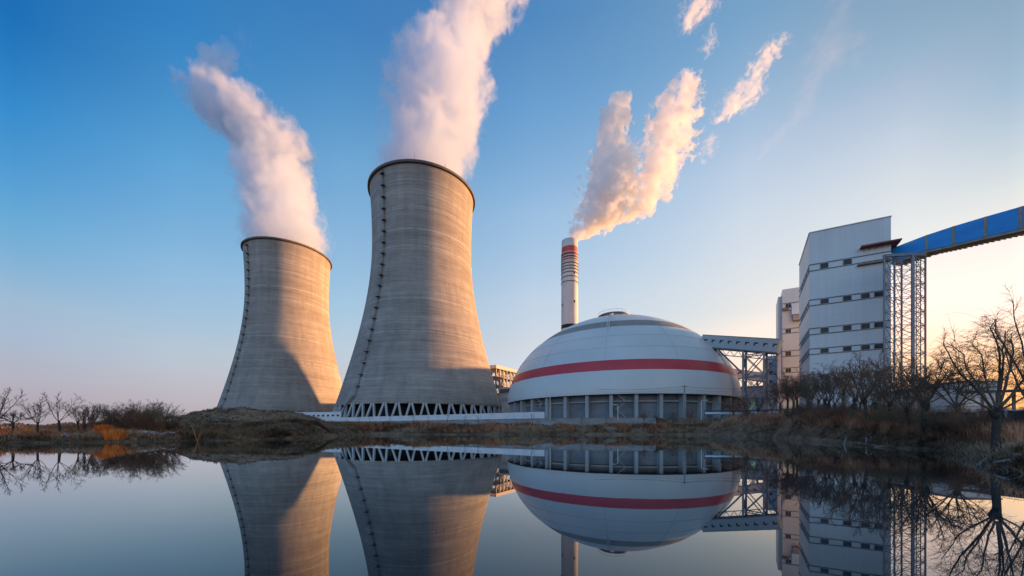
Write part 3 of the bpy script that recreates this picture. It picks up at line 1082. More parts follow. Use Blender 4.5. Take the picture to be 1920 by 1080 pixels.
# ------------------------------------------------------------------ grey conveyor gallery from the dome to the process building
def gallery(name, label, A, B, w_, h_, mat, nwin, roof_mat, under=True, win_px=None):
    A, B = Vector(A), Vector(B)
    t = thing(name, label, 'conveyor gallery', (A.x, A.y, PLAT))
    d_ = (B - A)
    n_ = d_.cross(UP).normalized()
    if n_.y > 0:
        n_ = -n_                                   # n_ points to the pond
    o = MB()
    o.beam(A, B, w_, h_)
    o.build('cladding', mat, t)
    up = n_.cross(d_).normalized()
    if up.z < 0:
        up = -up
    o = MB()
    o.beam(A + up * (h_ / 2 + .08), B + up * (h_ / 2 + .08), w_ + .3, 0.15)
    o.build('roof', roof_mat, t)
    o = MB()
    o.beam(A - up * (h_ / 2 + .12), B - up * (h_ / 2 + .12), w_ - .2, 0.24)
    for s in (-1, 1):
        o.beam(A - up * (h_ / 2 + .2) + n_ * s * w_ / 2, B - up * (h_ / 2 + .2) + n_ * s * w_ / 2, 0.16, 0.35)
    o.build('floor_beam', M['steel'], t)
    dn = d_.normalized()
    for k in range(nwin):
        f = (k + 0.6) / nwin
        c_ = A + d_ * f + n_ * (w_ / 2) + up * 0.1
        o = MB()
        o.obox(c_ + n_ * 0.03, dn * 0.55, n_ * 0.03, up * 0.5, 0)
        for s in (-1, 1):
            o.obox(c_ + dn * 0.55 * s + n_ * 0.05, dn * 0.05, n_ * 0.05, up * 0.55, 1)
            o.obox(c_ + up * 0.5 * s + n_ * 0.052, dn * 0.5, n_ * 0.045, up * 0.05, 1)
        o.obox(c_ + n_ * 0.052 + dn * 0.25 - up * .25, dn * 0.22, n_ * 0.012, up * 0.2, 2)
        o.build('window', [M['window'], M['frame'], M['galv']], t)
    return t, d_, n_, up

GA = (px(1318, 119), 119.0, pz(640, 119))
GB = (px(1463, 103), 103.0, pz(650, 103))
ga, gd, gn, gu = gallery('conveyor_gallery', 'grey conveyor gallery with small square windows running into the dome roof', GA, GB, 3.2, 3.7, M['gallery'], 9, M['strip'])

def trestle(name, label, legs, z0, tops, bays, w_leg, w_br, pairs, mat, group=None, every=True):
    """steel trestle: legs are plan points, pairs the braced faces"""
    t = thing(name, label, 'trestle', (legs[0][0], legs[0][1], z0), group)
    for (x, y), zt_ in zip(legs, tops):
        o = MB()
        o.beam((x, y, z0 - 0.5), (x, y, zt_), w_leg)
        o.build('post', mat, t)
    for i, j in pairs:
        o = MB()
        (x0, y0), (x1, y1) = legs[i], legs[j]
        H_ = min(tops[i], tops[j]) - z0
        for k in range(bays):
            za, zb_ = z0 + H_ * k / bays, z0 + H_ * (k + 1) / bays
            o.beam((x0, y0, zb_ - .05), (x1, y1, zb_ - .05), w_br, w_br)
            o.beam((x0, y0, za), (x1, y1, zb_), w_br * .8, w_br * .8)
            o.beam((x1, y1, za), (x0, y0, zb_), w_br * .75, w_br * .75)
        o.build('bracing', mat, t)
    return t

# trestle below the grey gallery
def on_gal(p, side):
    k = (p - 960) / F
    t = (k * GA[1] - GA[0]) / (gd.x - k * gd.y)
    q = Vector(GA) + gd * t + gn * side
    return (q.x, q.y), q.z - 2.3
l1, z1_ = on_gal(1396, 1.5)
l2, z2_ = on_gal(1435, 1.5)
l3, z3_ = on_gal(1396, -1.5)
l4, z4_ = on_gal(1435, -1.5)
tg = trestle('gallery_trestle', 'grey steel trestle of crossed beams holding up the grey conveyor gallery', [l1, l2, l3, l4], 4.4, [z1_, z2_, z3_, z4_], 3, 0.5, 0.3, [(0, 1), (2, 3), (0, 2), (1, 3)], M['lattice'])
o = MB()
q, zq = on_gal(1348, 1.5)
o.beam((q[0], q[1], zq), (l1[0], l1[1], zq - 9.0), 0.45)
o.beam((l2[0], l2[1], z2_ - 8.0), (on_gal(1461, 1.5)[0][0], on_gal(1461, 1.5)[0][1], on_gal(1461, 1.5)[1]), 0.45)
o.build('raking_strut', M['steel'], tg)
o = MB()
qa, za = on_gal(1350, 1.4)
qb, zb_ = on_gal(1460, 1.4)
A_, B_ = Vector((qa[0], qa[1], za - 1.9)), Vector((qb[0], qb[1], zb_ - 1.9))
o.beam(A_, B_, 0.2, 0.25)
for k in range(14):
    p = A_.lerp(B_, k / 14)
    r_ = A_.lerp(B_, (k + 1) / 14)
    o.beam(p + UP * 1.8 if k % 2 else p, r_ if k % 2 else r_ + UP * 1.8, 0.14)
o.build('deck_truss', M['steel'], tg)
po, zo = on_gal(1461.5, 0.5)
o = MB()
o.beam((po[0], po[1], 4), (po[0], po[1], zo), 0.9)
tag(o.build('support_post', M['pale'], loc=(po[0], po[1], 4)), 'pinkish upright post under the right end of the grey gallery', 'post')

# lower gallery farther behind
HA = (px(1366, 150), 150.0, pz(698, 150))
HB = (px(1441, 138), 138.0, pz(709, 138))
gallery('lower_gallery', 'lower grey conveyor gallery seen through the trestle behind the dome', HA, HB, 3.0, 3.2, M['gallery'], 5, M['strip'])
lgs = [(px(1383, 147), 147.0), (px(1419, 141), 141.0), (px(1385, 150), 150.0), (px(1421, 144), 144.0)]
trestle('rear_trestle', 'smaller steel trestle under the lower gallery behind the dome', lgs, 4.4, [pz(707, 147)] * 4, 2, 0.35, 0.25, [(0, 1), (2, 3)], M['steel'])
tl = MB()
X0, Y0 = px(1411, 118), 118.0
tl.add([(X0 - 1.6, Y0, 4.3), (X0 + 1.7, Y0 - .3, 4.3), (X0 + 2.0, Y0 + 2.5, 4.3), (X0 - 1.4, Y0 + 2.6, 4.3),
        (X0 - 1.3, Y0 + .1, 10.2), (X0 + 0.9, Y0 + .1, 11.6), (X0 + 1.4, Y0 + 2.0, 9.0), (X0 - 1.0, Y0 + 2.2, 9.6)],
       [(0, 1, 5, 4), (1, 2, 6, 5), (2, 3, 7, 6), (3, 0, 4, 7), (4, 5, 6, 7)])
tag(tl.build('tarpaulin', M['teal'], loc=(X0, Y0, 4.3)), 'teal tarpaulin hanging at the foot of the grey trestle', 'tarpaulin')

# pipes on low stands along the bank to the right of the dome
pp = thing('pipeline', 'pale blue pipes on low stands along the bank right of the dome', 'pipeline', (px(1380, 92), 92, 4.2))
pl = [(px(1322, 95), 95, pz(775, 95)), (px(1392, 91), 91, pz(775.5, 91)), (px(1520, 78), 78, pz(773, 78))]
for k, dz in enumerate((0.0, 0.75)):
    o = MB()
    o.tube([(x, y + k * .4, z + dz) for x, y, z in pl], 0.3 if k == 0 else 0.17, 10)
    o.build('pipe', M['pipe'] if k == 0 else M['trim'], pp)
for k in range(12):
    f = k / 11
    x = np.interp(f, [0, .4, 1], [q[0] for q in pl]); y = np.interp(f, [0, .4, 1], [q[1] for q in pl]); z = np.interp(f, [0, .4, 1], [q[2] for q in pl])
    o = MB()
    o.beam((x, y + .2, 2.8), (x, y + .2, z + .6), 0.22)
    o.build('stand', M['steel'], pp)

# ------------------------------------------------------------------ blue conveyor gallery and its lattice trestle
BZ = 73.4
bA = TCR + U * (TW - 0.1) + V * 2.4
bA.z = pz(476, bA.y)
bl_pts = []
for p_, top, bot, Y in ((None, 0, 0, 0), (1735, 441.5, 470, 70.6), (1785, 425, 459, 66.8), (1845, 407, 444.5, 62.6), (1910, 388.5, 429.5, 58.6), (1985, 366, 412, 54.6), (2075, 340, 390, 50.6), (2180, 310, 366, 46.6)):
    if p_ is None:
        p_, top, bot, Y = 1671, 466, 492, bA.y
    bl_pts.append((Vector((px(p_, Y), Y, pz(top, Y))), Vector((px(p_, Y), Y, pz(bot, Y)))))
bt = thing('blue_conveyor', 'bright blue clad conveyor gallery climbing away to the right edge', 'conveyor gallery', (bA.x, bA.y, 20))
for i in range(len(bl_pts) - 1):
    (a1, a0_), (b1, b0_) = bl_pts[i], bl_pts[i + 1]
    dd = (b1 - a1)
    nn = dd.cross(UP)
    nn.z = 0
    nn.normalize()
    if nn.x > 0:
        nn = -nn
    back = -nn * 3.4
    e = dd.normalized() * 0.42 if i else Vector((0, 0, 0))
    o = MB()
    vs = [a0_ + e, b0_, b1, a1 + e, a0_ + e + back, b0_ + back, b1 + back, a1 + e + back]
    o.add(vs, [(0, 1, 2, 3), (5, 4, 7, 6), (3, 2, 6, 7), (0, 3, 7, 4), (1, 5, 6, 2)], 0)
    o.build('cladding_panel', M['blue'], bt)
    o = MB()
    dz = Vector((0, 0, -0.06))
    o.add([a0_ + dz, b0_ + dz, b0_ + back + dz, a0_ + back + dz, a0_ + dz * 5, b0_ + dz * 5, b0_ + back + dz * 5, a0_ + back + dz * 5],
          [(0, 1, 2, 3), (4, 7, 6, 5), (0, 4, 5, 1), (1, 5, 6, 2), (2, 6, 7, 3), (3, 7, 4, 0)])
    for k in range(6):
        s0, s1 = a0_.lerp(b0_, k / 6) + dz * 7, a0_.lerp(b0_, (k + 1) / 6) + dz * 7
        o.beam(s0, s1 + back, 0.12)
        o.beam(s0, s0 + back, 0.12)
    o.beam(a0_ + dz * 5 - back * 0.01, b0_ + dz * 5 - back * 0.01, 0.16, 0.3)
    o.build('underside', M['strip'], bt)
    if i:
        o = MB()
        e2 = dd.normalized() * 0.40
        out = nn * 0.06
        o.add([a0_ + out, a0_ + e2 + out, a1 + e2 + out, a1 + out, a0_ + back, a0_ + e2 + back, a1 + e2 + back, a1 + back],
              [(0, 1, 2, 3), (3, 2, 6, 7), (0, 3, 7, 4), (1, 5, 6, 2), (0, 4, 5, 1), (4, 7, 6, 5)])
        o.build('joint_strip', M['strip'], bt)

tz = 34.3
LEG = [(px(1658, 66.5), 66.5), (px(1677, 70.5), 70.5), (px(1690.5, 73.0), 73.0), (px(1711, 66.0), 66.0), (px(1735, 69.2), 69.2)]
tops = [pz(480, 66.5), pz(478, 70.5), pz(487, 73.0), pz(477, 66.0), pz(478, 69.2)]
lt = trestle('lattice_trestle', 'tall grey lattice trestle of thin steel members under the blue conveyor', LEG, 3.0, tops, 12, 0.24, 0.085,
             [(0, 1), (1, 2), (0, 3), (3, 4), (2, 4), (1, 4)], M['lattice'])
o = MB()
o.beam((LEG[3][0], LEG[3][1] - .05, 2.6), (LEG[3][0], LEG[3][1] - .05, tops[3]), 0.42, 0.34)
o.build('main_post', M['lattice'], lt)
o = MB()
for i, j in ((0, 1), (1, 3), (0, 3), (3, 4)):
    o.beam((LEG[i][0], LEG[i][1], tops[i]), (LEG[j][0], LEG[j][1], tops[j]), 0.45, 0.45)
o.build('cap_beam', M['lattice'], lt)
# a narrow caged ladder tower inside it
o = MB()
x0, y0 = px(1722, 70), 70.0
for dx in (-0.45, 0.45):
    o.beam((x0 + dx, y0, 3), (x0 + dx, y0, pz(482, 70)), 0.12)
for k in range(74):
    z = 3.3 + k * 0.43
    o.beam((x0 - .45, y0, z), (x0 + .45, y0, z), 0.06)
for k in range(24):
    z = 3.3 + k * 1.32
    o.beam((x0 - .45, y0, z), (x0 + .45, y0, z + 1.32), 0.07)
o.build('caged_ladder', M['tan'], lt)
for k in range(11):                                     # gusset plates on the main posts
    pass

# ------------------------------------------------------------------ half-built frame building between tower and dome
Z5 = 232.0
k_ = Vector((px(929, Z5), Z5, 0))
sb = thing('boiler_building', 'sunlit open steel boiler house between the near tower and the dome', 'building', (k_.x, k_.y, 4))
E_ = V                                                # its lit long face looks along U
W_ = 26.0
o = MB()
C5 = k_ - U * 12
for fl in range(7):
    z = 8 + fl * 5.6
    o.obox(C5 + U * 6 + V * W_ / 2 + UP * z, U * 6.4, V * W_ / 2, UP * 0.35)
o.build('floor_slab', M['tan'], sb)
H5 = pz(686, Z5)
o = MB()
o.obox(C5 + U * 6 + V * (W_ / 2) + UP * (H5 - 0.6), U * 7.2, V * (W_ / 2 + .9), UP * 1.1)
o.build('roof', M['pale'], sb)
for k in range(7):
    o = MB()
    q = C5 + U * 12.2 + V * (0.4 + k * 4.2)
    o.beam((q.x, q.y, 4), (q.x, q.y, H5 - 1.2), 0.6)
    q = q - U * 12
    o.beam((q.x, q.y, 4), (q.x, q.y, H5 - 1.2), 0.6)
    o.build('post', M['steel'], sb)
o = MB()
for k in range(6):
    for fl in range(6):
        if (k * 5 + fl * 3) % 3 == 0:
            continue
        q = C5 + U * 11.4 + V * (2.4 + k * 4.2) + UP * (8 + fl * 5.6 + 2.6)
        o.obox(q, U * 0.1, V * (1.9 if (k + fl) % 2 else 1.2), UP * (2.0 if (k * fl) % 3 else 1.3))
o.build('wall', M['pale'], sb)
o = MB()
for k in range(6):
    q = C5 + U * 12.6 + V * (0.4 + k * 4.2)
    r_ = q + V * 4.2
    for fl in range(6):
        z = 8 + fl * 5.6
        o.beam((q.x, q.y, z), (r_.x, r_.y, z + 5.6), 0.22)
        o.beam((q.x, q.y, z + 2.0), (r_.x, r_.y, z + 2.0), 0.18)
        o.beam((q.x, q.y, z + 1.1), (r_.x, r_.y, z + 1.1), 0.12)
o.build('scaffold', M['tan'], sb)
# lower grey bunker in front of it
o = MB()
q = Vector((px(936, 205), 205, 0))
block(o, q, 16, 12, 4, pz(727, 205))
block(o, q + U * 1 - V * 1, 14, 1, pz(736, 205), pz(730, 205), 1)
tag(o.build('bunker_building', [M['pale'], M['steel']], loc=(q.x, q.y, 4)), 'pale bunker block with a grey roof below the sunlit boiler frame', 'building')
o = MB()
q = Vector((px(941, 180), 180, 0))
block(o, q, 12, 8, 4, pz(751, 180))
block(o, q - U * .3 - V * .3, 12.6, 8.6, pz(751, 180) + .01, pz(746, 180), 1)
tag(o.build('pump_house', [M['tan'], M['kerb']], loc=(q.x, q.y, 4)), 'squat flat-roofed pump house squeezed between near tower and dome', 'building')

# unseen blocks added behind the near tower and the dome to cast shade
n_ = Vector((-math.cos(SUN_AZ), math.sin(SUN_AZ), 0))
s_ = Vector((math.sin(SUN_AZ), math.cos(SUN_AZ), 0))
o = MB()
q0 = n_ * 275.5 + s_ * 22
o.obox(q0 - n_ * 17 + s_ * 14 + UP * 38, n_ * 17, s_ * 14, UP * 38)
tag(o.build('tall_shade_block', M['clad'], loc=(q0.x, q0.y, 0)), 'tall unseen block added behind the nearer cooling tower to shade the farther one', 'building')
o = MB()
q0 = n_ * 275.6 + s_ * 40
o.obox(q0 + n_ * 20 + s_ * 12 + UP * 14, n_ * 20, s_ * 12, UP * 14)
tag(o.build('low_shade_block', M['clad'], loc=(q0.x, q0.y, 0)), 'low turbine hall adjoining the boiler house behind the towers', 'building')
o = MB()
block(o, Vector((34, 232, 0)), 78, 30, 3.5, 42)
tag(o.build('long_shade_block', M['clad_warm'], loc=(34, 232, 3.5)), 'long unseen block added behind the dome to shade the nearer tower', 'building')

o = MB()
block(o, Vector((110, 132, 0)), 20, 20, 3.5, 40)  # unseen block added to keep stray sun off the mound bank
tag(o.build('square_shade_block', M['clad_warm'], loc=(110, 132, 3.5)), 'square unseen block added behind the white transfer tower for its shade', 'building')

o = MB()
q0 = n_ * 45 + s_ * 265  # unseen block added off frame to shade the lattice trestle
o.obox(q0 + UP * 28, n_ * 14, s_ * 9, UP * 28)
tag(o.build('edge_shade_block', M['clad'], loc=(q0.x, q0.y, 0)), 'tall unseen block added far past the right edge to shade the lattice trestle', 'tower')

# white windowed screen wall at the foot of the far tower
o = MB()
Zs = 152.0
sw = thing('screen_wall', 'low white wall with a row of square openings left of the near tower', 'wall', (px(600, Zs), Zs, 4.2))
o.beam((px(545, 176), 176, pz(773, 176) - 2.9), (px(640, 162), 162, pz(772, 162) - 2.9), 0.4, 5.8)
o.build('wall', M['white_wall'], sw)
A_, B_ = Vector((px(545, 176), 176, pz(780, 176))), Vector((px(640, 162), 162, pz(779, 162)))
nn = (B_ - A_).cross(UP).normalized()
if nn.y > 0:
    nn = -nn
for k in range(8):
    c_ = A_.lerp(B_, 0.30 + k * 0.092)
    o = MB()
    o.obox(c_ + nn * 0.22, (B_ - A_).normalized() * 0.75, nn * 0.03, UP * 0.42)
    o.build('opening', M['window'], sw)

# ------------------------------------------------------------------ low sheds on the right
Z6 = 52.0
sh = thing('flat_roofed_shed', 'low tan shed with a flat roof behind the willows at right', 'building', (px(1760, Z6), Z6, 1.5))
o = MB()
S0 = Vector((px(1668, 62), 62, 0))
S1 = Vector((px(1776, 54), 54, 0))
o.beam((S0.x, S0.y, (pz(741, 62) + 1) / 2), (S1.x, S1.y, (pz(741, 62) + 1) / 2), 6.0, pz(741, 62) - 1)
o.build('wall', M['tan'], sh)
o = MB()
o.beam((S0.x, S0.y, pz(741, 62) + .08), (S1.x, S1.y, pz(741, 62) + .6), 6.6, 0.3)
o.build('roof', M['steel'], sh)
o = MB()
S2 = Vector((px(1838, 50), 50, 0))
o.beam((S1.x + .05, S1.y - .05, (pz(720, 52) + 1) / 2), (S2.x, S2.y, (pz(720, 52) + 1) / 2), 5.0, pz(720, 52) - 1)
o.build('end_bay', M['pale'], sh)
o = MB()
o.beam((S1.x, S1.y, pz(720, 52) + .12), (S2.x + .3, S2.y - .1, pz(720, 52) + .12), 5.6, 0.22)
o.build('fascia', M['steel'], sh)
s2 = thing('lean_to', 'long open lean-to roof beyond the black fence at right', 'shelter', (px(1880, 42), 42, 1.2))
o = MB()
A_, B_ = Vector((px(1842, 46), 46, pz(735, 46))), Vector((px(2060, 34), 34, pz(728, 34)))
o.beam(A_, B_, 5.0, 0.3)
o.build('roof', M['steel'], s2)
for k in range(7):
    q = A_.lerp(B_, k / 6)
    o = MB()
    o.beam((q.x, q.y, 0.8), (q.x, q.y, q.z), 0.22)
    o.build('post', M['post'], s2)
o = MB()
for k in range(6):
    q = A_.lerp(B_, (k + .5) / 6) + Vector((0.8, 1.6, 0))
    if k != 1:
        o.obox((q.x, q.y, 2.7), (1.3, -.9, 0), (.06, .09, 0), (0, 0, 1.2))
o.build('back_panel', M['white_wall'], s2)
# unseen block added past the right edge to shade the near bank
o = MB()
o.obox((112, 38, 6.5), (18, -9, 0), (5, 10, 0), (0, 0, 6.5))
tag(o.build('bank_shade_block', M['clad_warm'], loc=(112, 38, 0)), 'long unseen block added past the right edge to shade the near bank', 'building')

# black panel fence with pale leaning posts
fe = thing('panel_fence', 'black panel fence with pale leaning posts behind the big willow', 'fence', (px(1860, 27), 27, 1))
fl = [(px(1752, 33), 33.0), (px(1790, 31), 31.0), (px(1834, 28.6), 28.6), (px(1884, 26.2), 26.2), (px(1935, 24.4), 24.4), (px(2000, 22.6), 22.6)]
for i, ((x0, y0), (x1, y1)) in enumerate(zip(fl, fl[1:])):
    g0, g1 = gz(x0, y0), gz(x1, y1)
    o = MB()
    if i == 2:
        for k in range(6):
            t = (k + .5) / 6
            o.beam((x0 + (x1 - x0) * t, y0 + (y1 - y0) * t, g0 + .5), (x0 + (x1 - x0) * t, y0 + (y1 - y0) * t, g0 + 2.0), 0.09)
        for h_ in (0.55, 1.1, 1.6, 2.0):
            o.beam((x0, y0, g0 + h_), (x1, y1, g1 + h_), 0.09)
    else:
        o.beam((x0, y0, (g0 + 1.15)), (x1, y1, (g1 + 1.15)), 0.06, 1.6)
    o.build('panel', M['dark_fence'], fe)
for i, (x, y) in enumerate(fl):
    o = MB()
    g = gz(x, y)
    ln = (-0.12, 0.1, -0.32, -0.16, 0.1, 0)[i]
    o.tube([(x - ln * 0.2, y - .15, g - .3), (x + ln * .4, y - .15, g + 1.2), (x + ln, y - .15, g + 2.25)], [0.085, 0.075, 0.07], 6, cap=True)
    o.build('post', M['post'], fe)
o = MB()
for h_ in (2.15, 2.45):
    o.tube([(x, y, gz(x, y) + h_) for x, y in fl], 0.02, 3)
o.build('wire', M['insulator'], fe)

# ------------------------------------------------------------------ poles and lamps along the bank
up_ = thing('utility_pole', 'concrete utility pole carrying wires in front of the dome', 'utility pole', (px(1283.5, 97), 97, 4.4))
o = MB()
X, Y = px(1283.5, 97), 97.0
o.tube([(X, Y, 4.0), (X, Y, pz(722, Y))], [0.22, 0.15], 8, cap=True)
o.build('pole', M['kerb'], up_)
o = MB()
o.beam((X - .8, Y, pz(725, Y)), (X + .8, Y - .2, pz(725, Y)), 0.14)
o.build('cross_arm', M['insulator'], up_)
o = MB()
for dz, off in ((0, -.7), (0, .7), (-0.7, 0)):
    for (xa, ya, za), (xb, yb, zb2), sag in (((X + off, Y, pz(725, Y) + .1 + dz), (px(1420, 84) + off, 84, pz(727, 84) + dz), 0.5), ((X + off, Y, pz(725, Y) + .1 + dz), (px(1120, 98) + off, 98, 12.6 + dz), 0.5)):
        pts = []
        for i in range(13):
            t = i / 12
            pts.append((xa + (xb - xa) * t, ya + (yb - ya) * t, za + (zb2 - za) * t - sag * 4 * t * (1 - t)))
        o.tube(pts, 0.022, 3)
o.build('wire', M['insulator'], up_)
for p_, Y, top, lab, arm in ((1031.5, 101, 742, 'grey lamp post beside the end of the white wall', 1), (1158.5, 98.5, 761, 'short white lamp post beside the zigzag stair of the dome', -1), (1315, 95, 753, 'white lamp post near the right edge of the dome drum', 1)):
    X = px(p_, Y)
    t = thing('lamp_post', lab, 'lamp post', (X, Y, 4.4), 'lamp posts along the far bank')
    o = MB()
    zt_ = pz(top, Y)
    o.tube([(X, Y, 4.0), (X, Y, zt_), (X + arm * .25, Y - .1, zt_ + .3), (X + arm * .9, Y - .3, zt_ + .35)], [0.11, 0.09, 0.07, 0.06], 6)
    o.build('pole', M['galv'], t)
    o = MB()
    o.obox((X + arm * 1.15, Y - .35, zt_ + .34), (0.34, -.08, 0), (.03, .14, 0), (0, 0, .07))
    o.build('lamp_head', M['galv'], t)

# small white hut far left
hut = thing('roadside_hut', 'small white hut with a blue door far off left of the mound', 'hut', (px(333, 140), 140, 1.2))
o = MB()
X, Y = px(336, 140), 140.0
o.box((X, Y, (pz(783, Y) + .8) / 2), (4.6, 4, pz(783, Y) - .8))
o.build('wall', M['white_wall'], hut)
o = MB()
o.box((X + .6, Y, pz(783, Y) + .2), (8.5, 4.8, 0.4))
o.build('roof', M['steel'], hut)
o = MB()
o.box((X - 1.2, Y - 2.04, 2.4), (0.9, 0.06, 2.6))
o.build('door', M['blue'], hut)

# ------------------------------------------------------------------ bare trees
def rv(r, s=1.0):
    return Vector((r.uniform(-s, s), r.uniform(-s, s), r.uniform(-s, s)))

def grow(mb, r, p, d, L, rad, n, droop=0.0, wander=0.25, sides=4, rise=0.0, tip=0.35):
    """one curved tapering branch; returns its points"""
    pts, p, d = [Vector(p)], Vector(p), Vector(d).normalized()
    for i in range(n):
        f = (i + 1) / n
        d = (d + rv(r, wander) + Vector((0, 0, rise - droop * f * 2))).normalized()
        p = p + d * (L / n)
        pts.append(p)
    mb.tube(pts, [rad * (1 - (1 - tip) * i / n) for i in range(n + 1)], sides)
    return pts

def side_branches(mb, r, pts, rad, count, L, levels, droop, spread=0.9, start=0.25, thin=0.5, twig=0.008):
    n = len(pts) - 1
    for k in range(count):
        f = start + (1 - start) * (k + r.random()) / count
        i = min(n - 1, int(f * n))
        t = f * n - i
        p = pts[i].lerp(pts[i + 1], t)
        d = (pts[i + 1] - pts[i]).normalized()
        q = (d + rv(r, spread) + Vector((0, 0, 0.15))).normalized()
        l_ = L * (1.15 - 0.55 * f) * r.uniform(0.6, 1.15)
        rr = max(twig, rad * (1 - 0.6 * f) * thin)
        if levels > 0:
            b = grow(mb, r, p, q, l_, rr, 5, droop, 0.2, 3)
            side_branches(mb, r, b, rr, max(4, int(count * 0.8)), l_ * 0.55, levels - 1, droop * 1.2, spread, 0.2, thin, twig)
        else:
            grow(mb, r, p, q, l_, rr, 4, droop, 0.16, 3, 0, 0.5)

def make_tree(seed, th=2.0, tr=0.16, lean=0.0, limbs=6, L=3.0, spread=0.55, droop=0.05, rise=0.12, subs=7, subL=1.2, levels=1, knob=True, twig=0.009, flat=False, stems=1):
    r = random.Random(seed)
    T, C = MB(), MB()
    for s in range(stems):
        off = Vector((0, 0, 0)) if stems == 1 else Vector((r.uniform(-1, 1), r.uniform(-1, 1), 0)) * 0.6
        d0 = Vector((lean + (off.x * 0.6), off.y * 0.6, 1))
        tp = grow(T, r, off + Vector((0, 0, -0.4)), d0, th + 0.4, tr, 6, 0, 0.06, 8, 0.05, 0.75)
        top = tp[-1]
        if knob:
            for _ in range(7):
                q = top + rv(r, tr * 0.75)
                T.tube([q - Vector((0, 0, tr * 2.2)), q - Vector((0, 0, tr * .9)), q + Vector((0, 0, tr * .3)), q + Vector((0, 0, tr * 1.1))], [tr * .12, tr * .55, tr * .6, tr * .15], 7, cap=True)
        for k in range(limbs):
            a = 2 * PI * (k + r.uniform(-.3, .3)) / limbs
            sp = spread * r.uniform(0.45, 1.25)
            d = Vector((math.cos(a) * sp, math.sin(a) * sp, 1 - 0.3 * sp))
            l_ = L * r.uniform(0.65, 1.1)
            rr = tr * r.uniform(0.2, 0.36)
            b = grow(C, r, top + Vector((math.cos(a), math.sin(a), 0)) * tr * .5, d, l_, rr, 8, -0.5 * rise if not flat else 0.12, 0.14, 5, 0, 0.3)
            side_branches(C, r, b, rr, subs, subL, levels, droop, twig=twig)
    return T, C

protos = {}
def proto(key, **kw):
    T, C = make_tree(**kw)
    protos[key] = (T.build('trunk', M['bark']), C.build('crown', M['twig']))

def bare_tree(key, x, y, s, rz, label, group, name='bare_tree', crown_mat=None, z=None, sz=None, cat='tree'):
    t = thing(name, label, cat, (x, y, gz(x, y) - 0.05 if z is None else z), group)
    t.rotation_euler = (0, 0, rz)
    t.scale = (s, s, sz or s)
    for i, src in enumerate(protos[key]):
        o = src.copy()
        if i == 1 and crown_mat is not None:
            kk = (src.data.name, crown_mat.name)
            if kk not in recol:
                recol[kk] = src.data.copy()
                recol[kk].materials.clear()
                recol[kk].materials.append(crown_mat)
            o.data = recol[kk]
        o.name = 'trunk' if i == 0 else 'crown'
        COL.objects.link(o)
        o.parent = t
        o.location = (0, 0, 0)
    return t
recol = {}
proto('pollard', seed=3, th=2.4, tr=0.15, limbs=9, L=3.7, spread=0.55, droop=0.03, subs=11, subL=1.4, levels=1, twig=0.011)
proto('pollard_wide', seed=11, th=2.2, tr=0.16, limbs=10, L=3.3, spread=0.8, droop=0.09, subs=11, subL=1.5, levels=1, twig=0.011)
proto('vase', seed=5, th=1.7, tr=0.14, limbs=8, L=3.4, spread=0.5, droop=0.0, subs=9, subL=1.1, levels=1, knob=False, twig=0.013)
proto('umbrella', seed=8, th=2.0, tr=0.17, limbs=9, L=2.4, spread=0.75, droop=0.02, subs=10, subL=1.1, levels=1, knob=False, twig=0.014, flat=True)
proto('column', seed=13, th=0.9, tr=0.12, limbs=9, L=3.2, spread=0.2, droop=-0.05, subs=9, subL=0.9, levels=1, knob=False, twig=0.013)
proto('bush', seed=21, th=0.6, tr=0.08, limbs=8, L=3.6, spread=0.75, droop=0.02, subs=8, subL=1.5, levels=1, knob=False, twig=0.012, stems=3)
proto('leaning', seed=17, th=1.8, tr=0.16, lean=-0.1, limbs=5, L=4.2, spread=0.8, droop=0.0, subs=9, subL=1.2, levels=1, knob=False, twig=0.013)
proto('weeping', seed=29, th=1.9, tr=0.12, limbs=9, L=2.3, spread=0.8, droop=0.22, subs=11, subL=1.6, levels=1, knob=False, twig=0.012)
proto('sapling', seed=31, th=1.2, tr=0.05, limbs=4, L=1.6, spread=0.45, droop=0.0, subs=6, subL=0.7, levels=0, knob=False, twig=0.011)

LT = 'bare trees on the left bank'
for key, p_, Y, top, rz, lab, mat_, nm in (
    ('leaning', -6, 46, 735, 2.6, 'bare tree cut off by the left edge, reaching branches into the picture', None, 'bare_tree'),
    ('umbrella', 24, 44, 763, 0.4, 'small dark flat-topped tree near the left edge of the far-left bank', None, 'bare_tree'),
    ('vase', 70, 45, 745, 1.1, 'vase-shaped bare tree, tallest upright one on the left bank', None, 'bare_tree'),
    ('leaning', 113, 45, 744, 0.3, 'bare tree with one long limb leaning out to the left', None, 'bare_tree'),
    ('pollard', 148, 46, 758, 0.9, 'thin forked bare tree beside the sun-tinted orange reeds', M['twig_red'], 'bare_tree'),
    ('column', 157, 52, 761, 2.0, 'narrow spindle-shaped bare tree behind the forked tree', None, 'bare_tree'),
    ('column', 174, 50, 756, 0.2, 'broad columnar bare tree just behind the sun-tinted orange reeds', None, 'bare_tree'),
    ('weeping', 199, 54, 764, 0.8, 'small drooping bare tree between columnar tree and thicket', None, 'bare_tree')):
    x = px(p_, Y)
    h = pz(top, Y) - gz(x, Y)
    hh = {'leaning': 5.0, 'umbrella': 4.2, 'vase': 5.2, 'pollard': 6.2, 'column': 4.2, 'weeping': 4.0, 'bush': 4.6, 'pollard_wide': 5.6}[key]
    bare_tree(key, x, Y, h / hh, rz, lab, LT, nm, mat_)
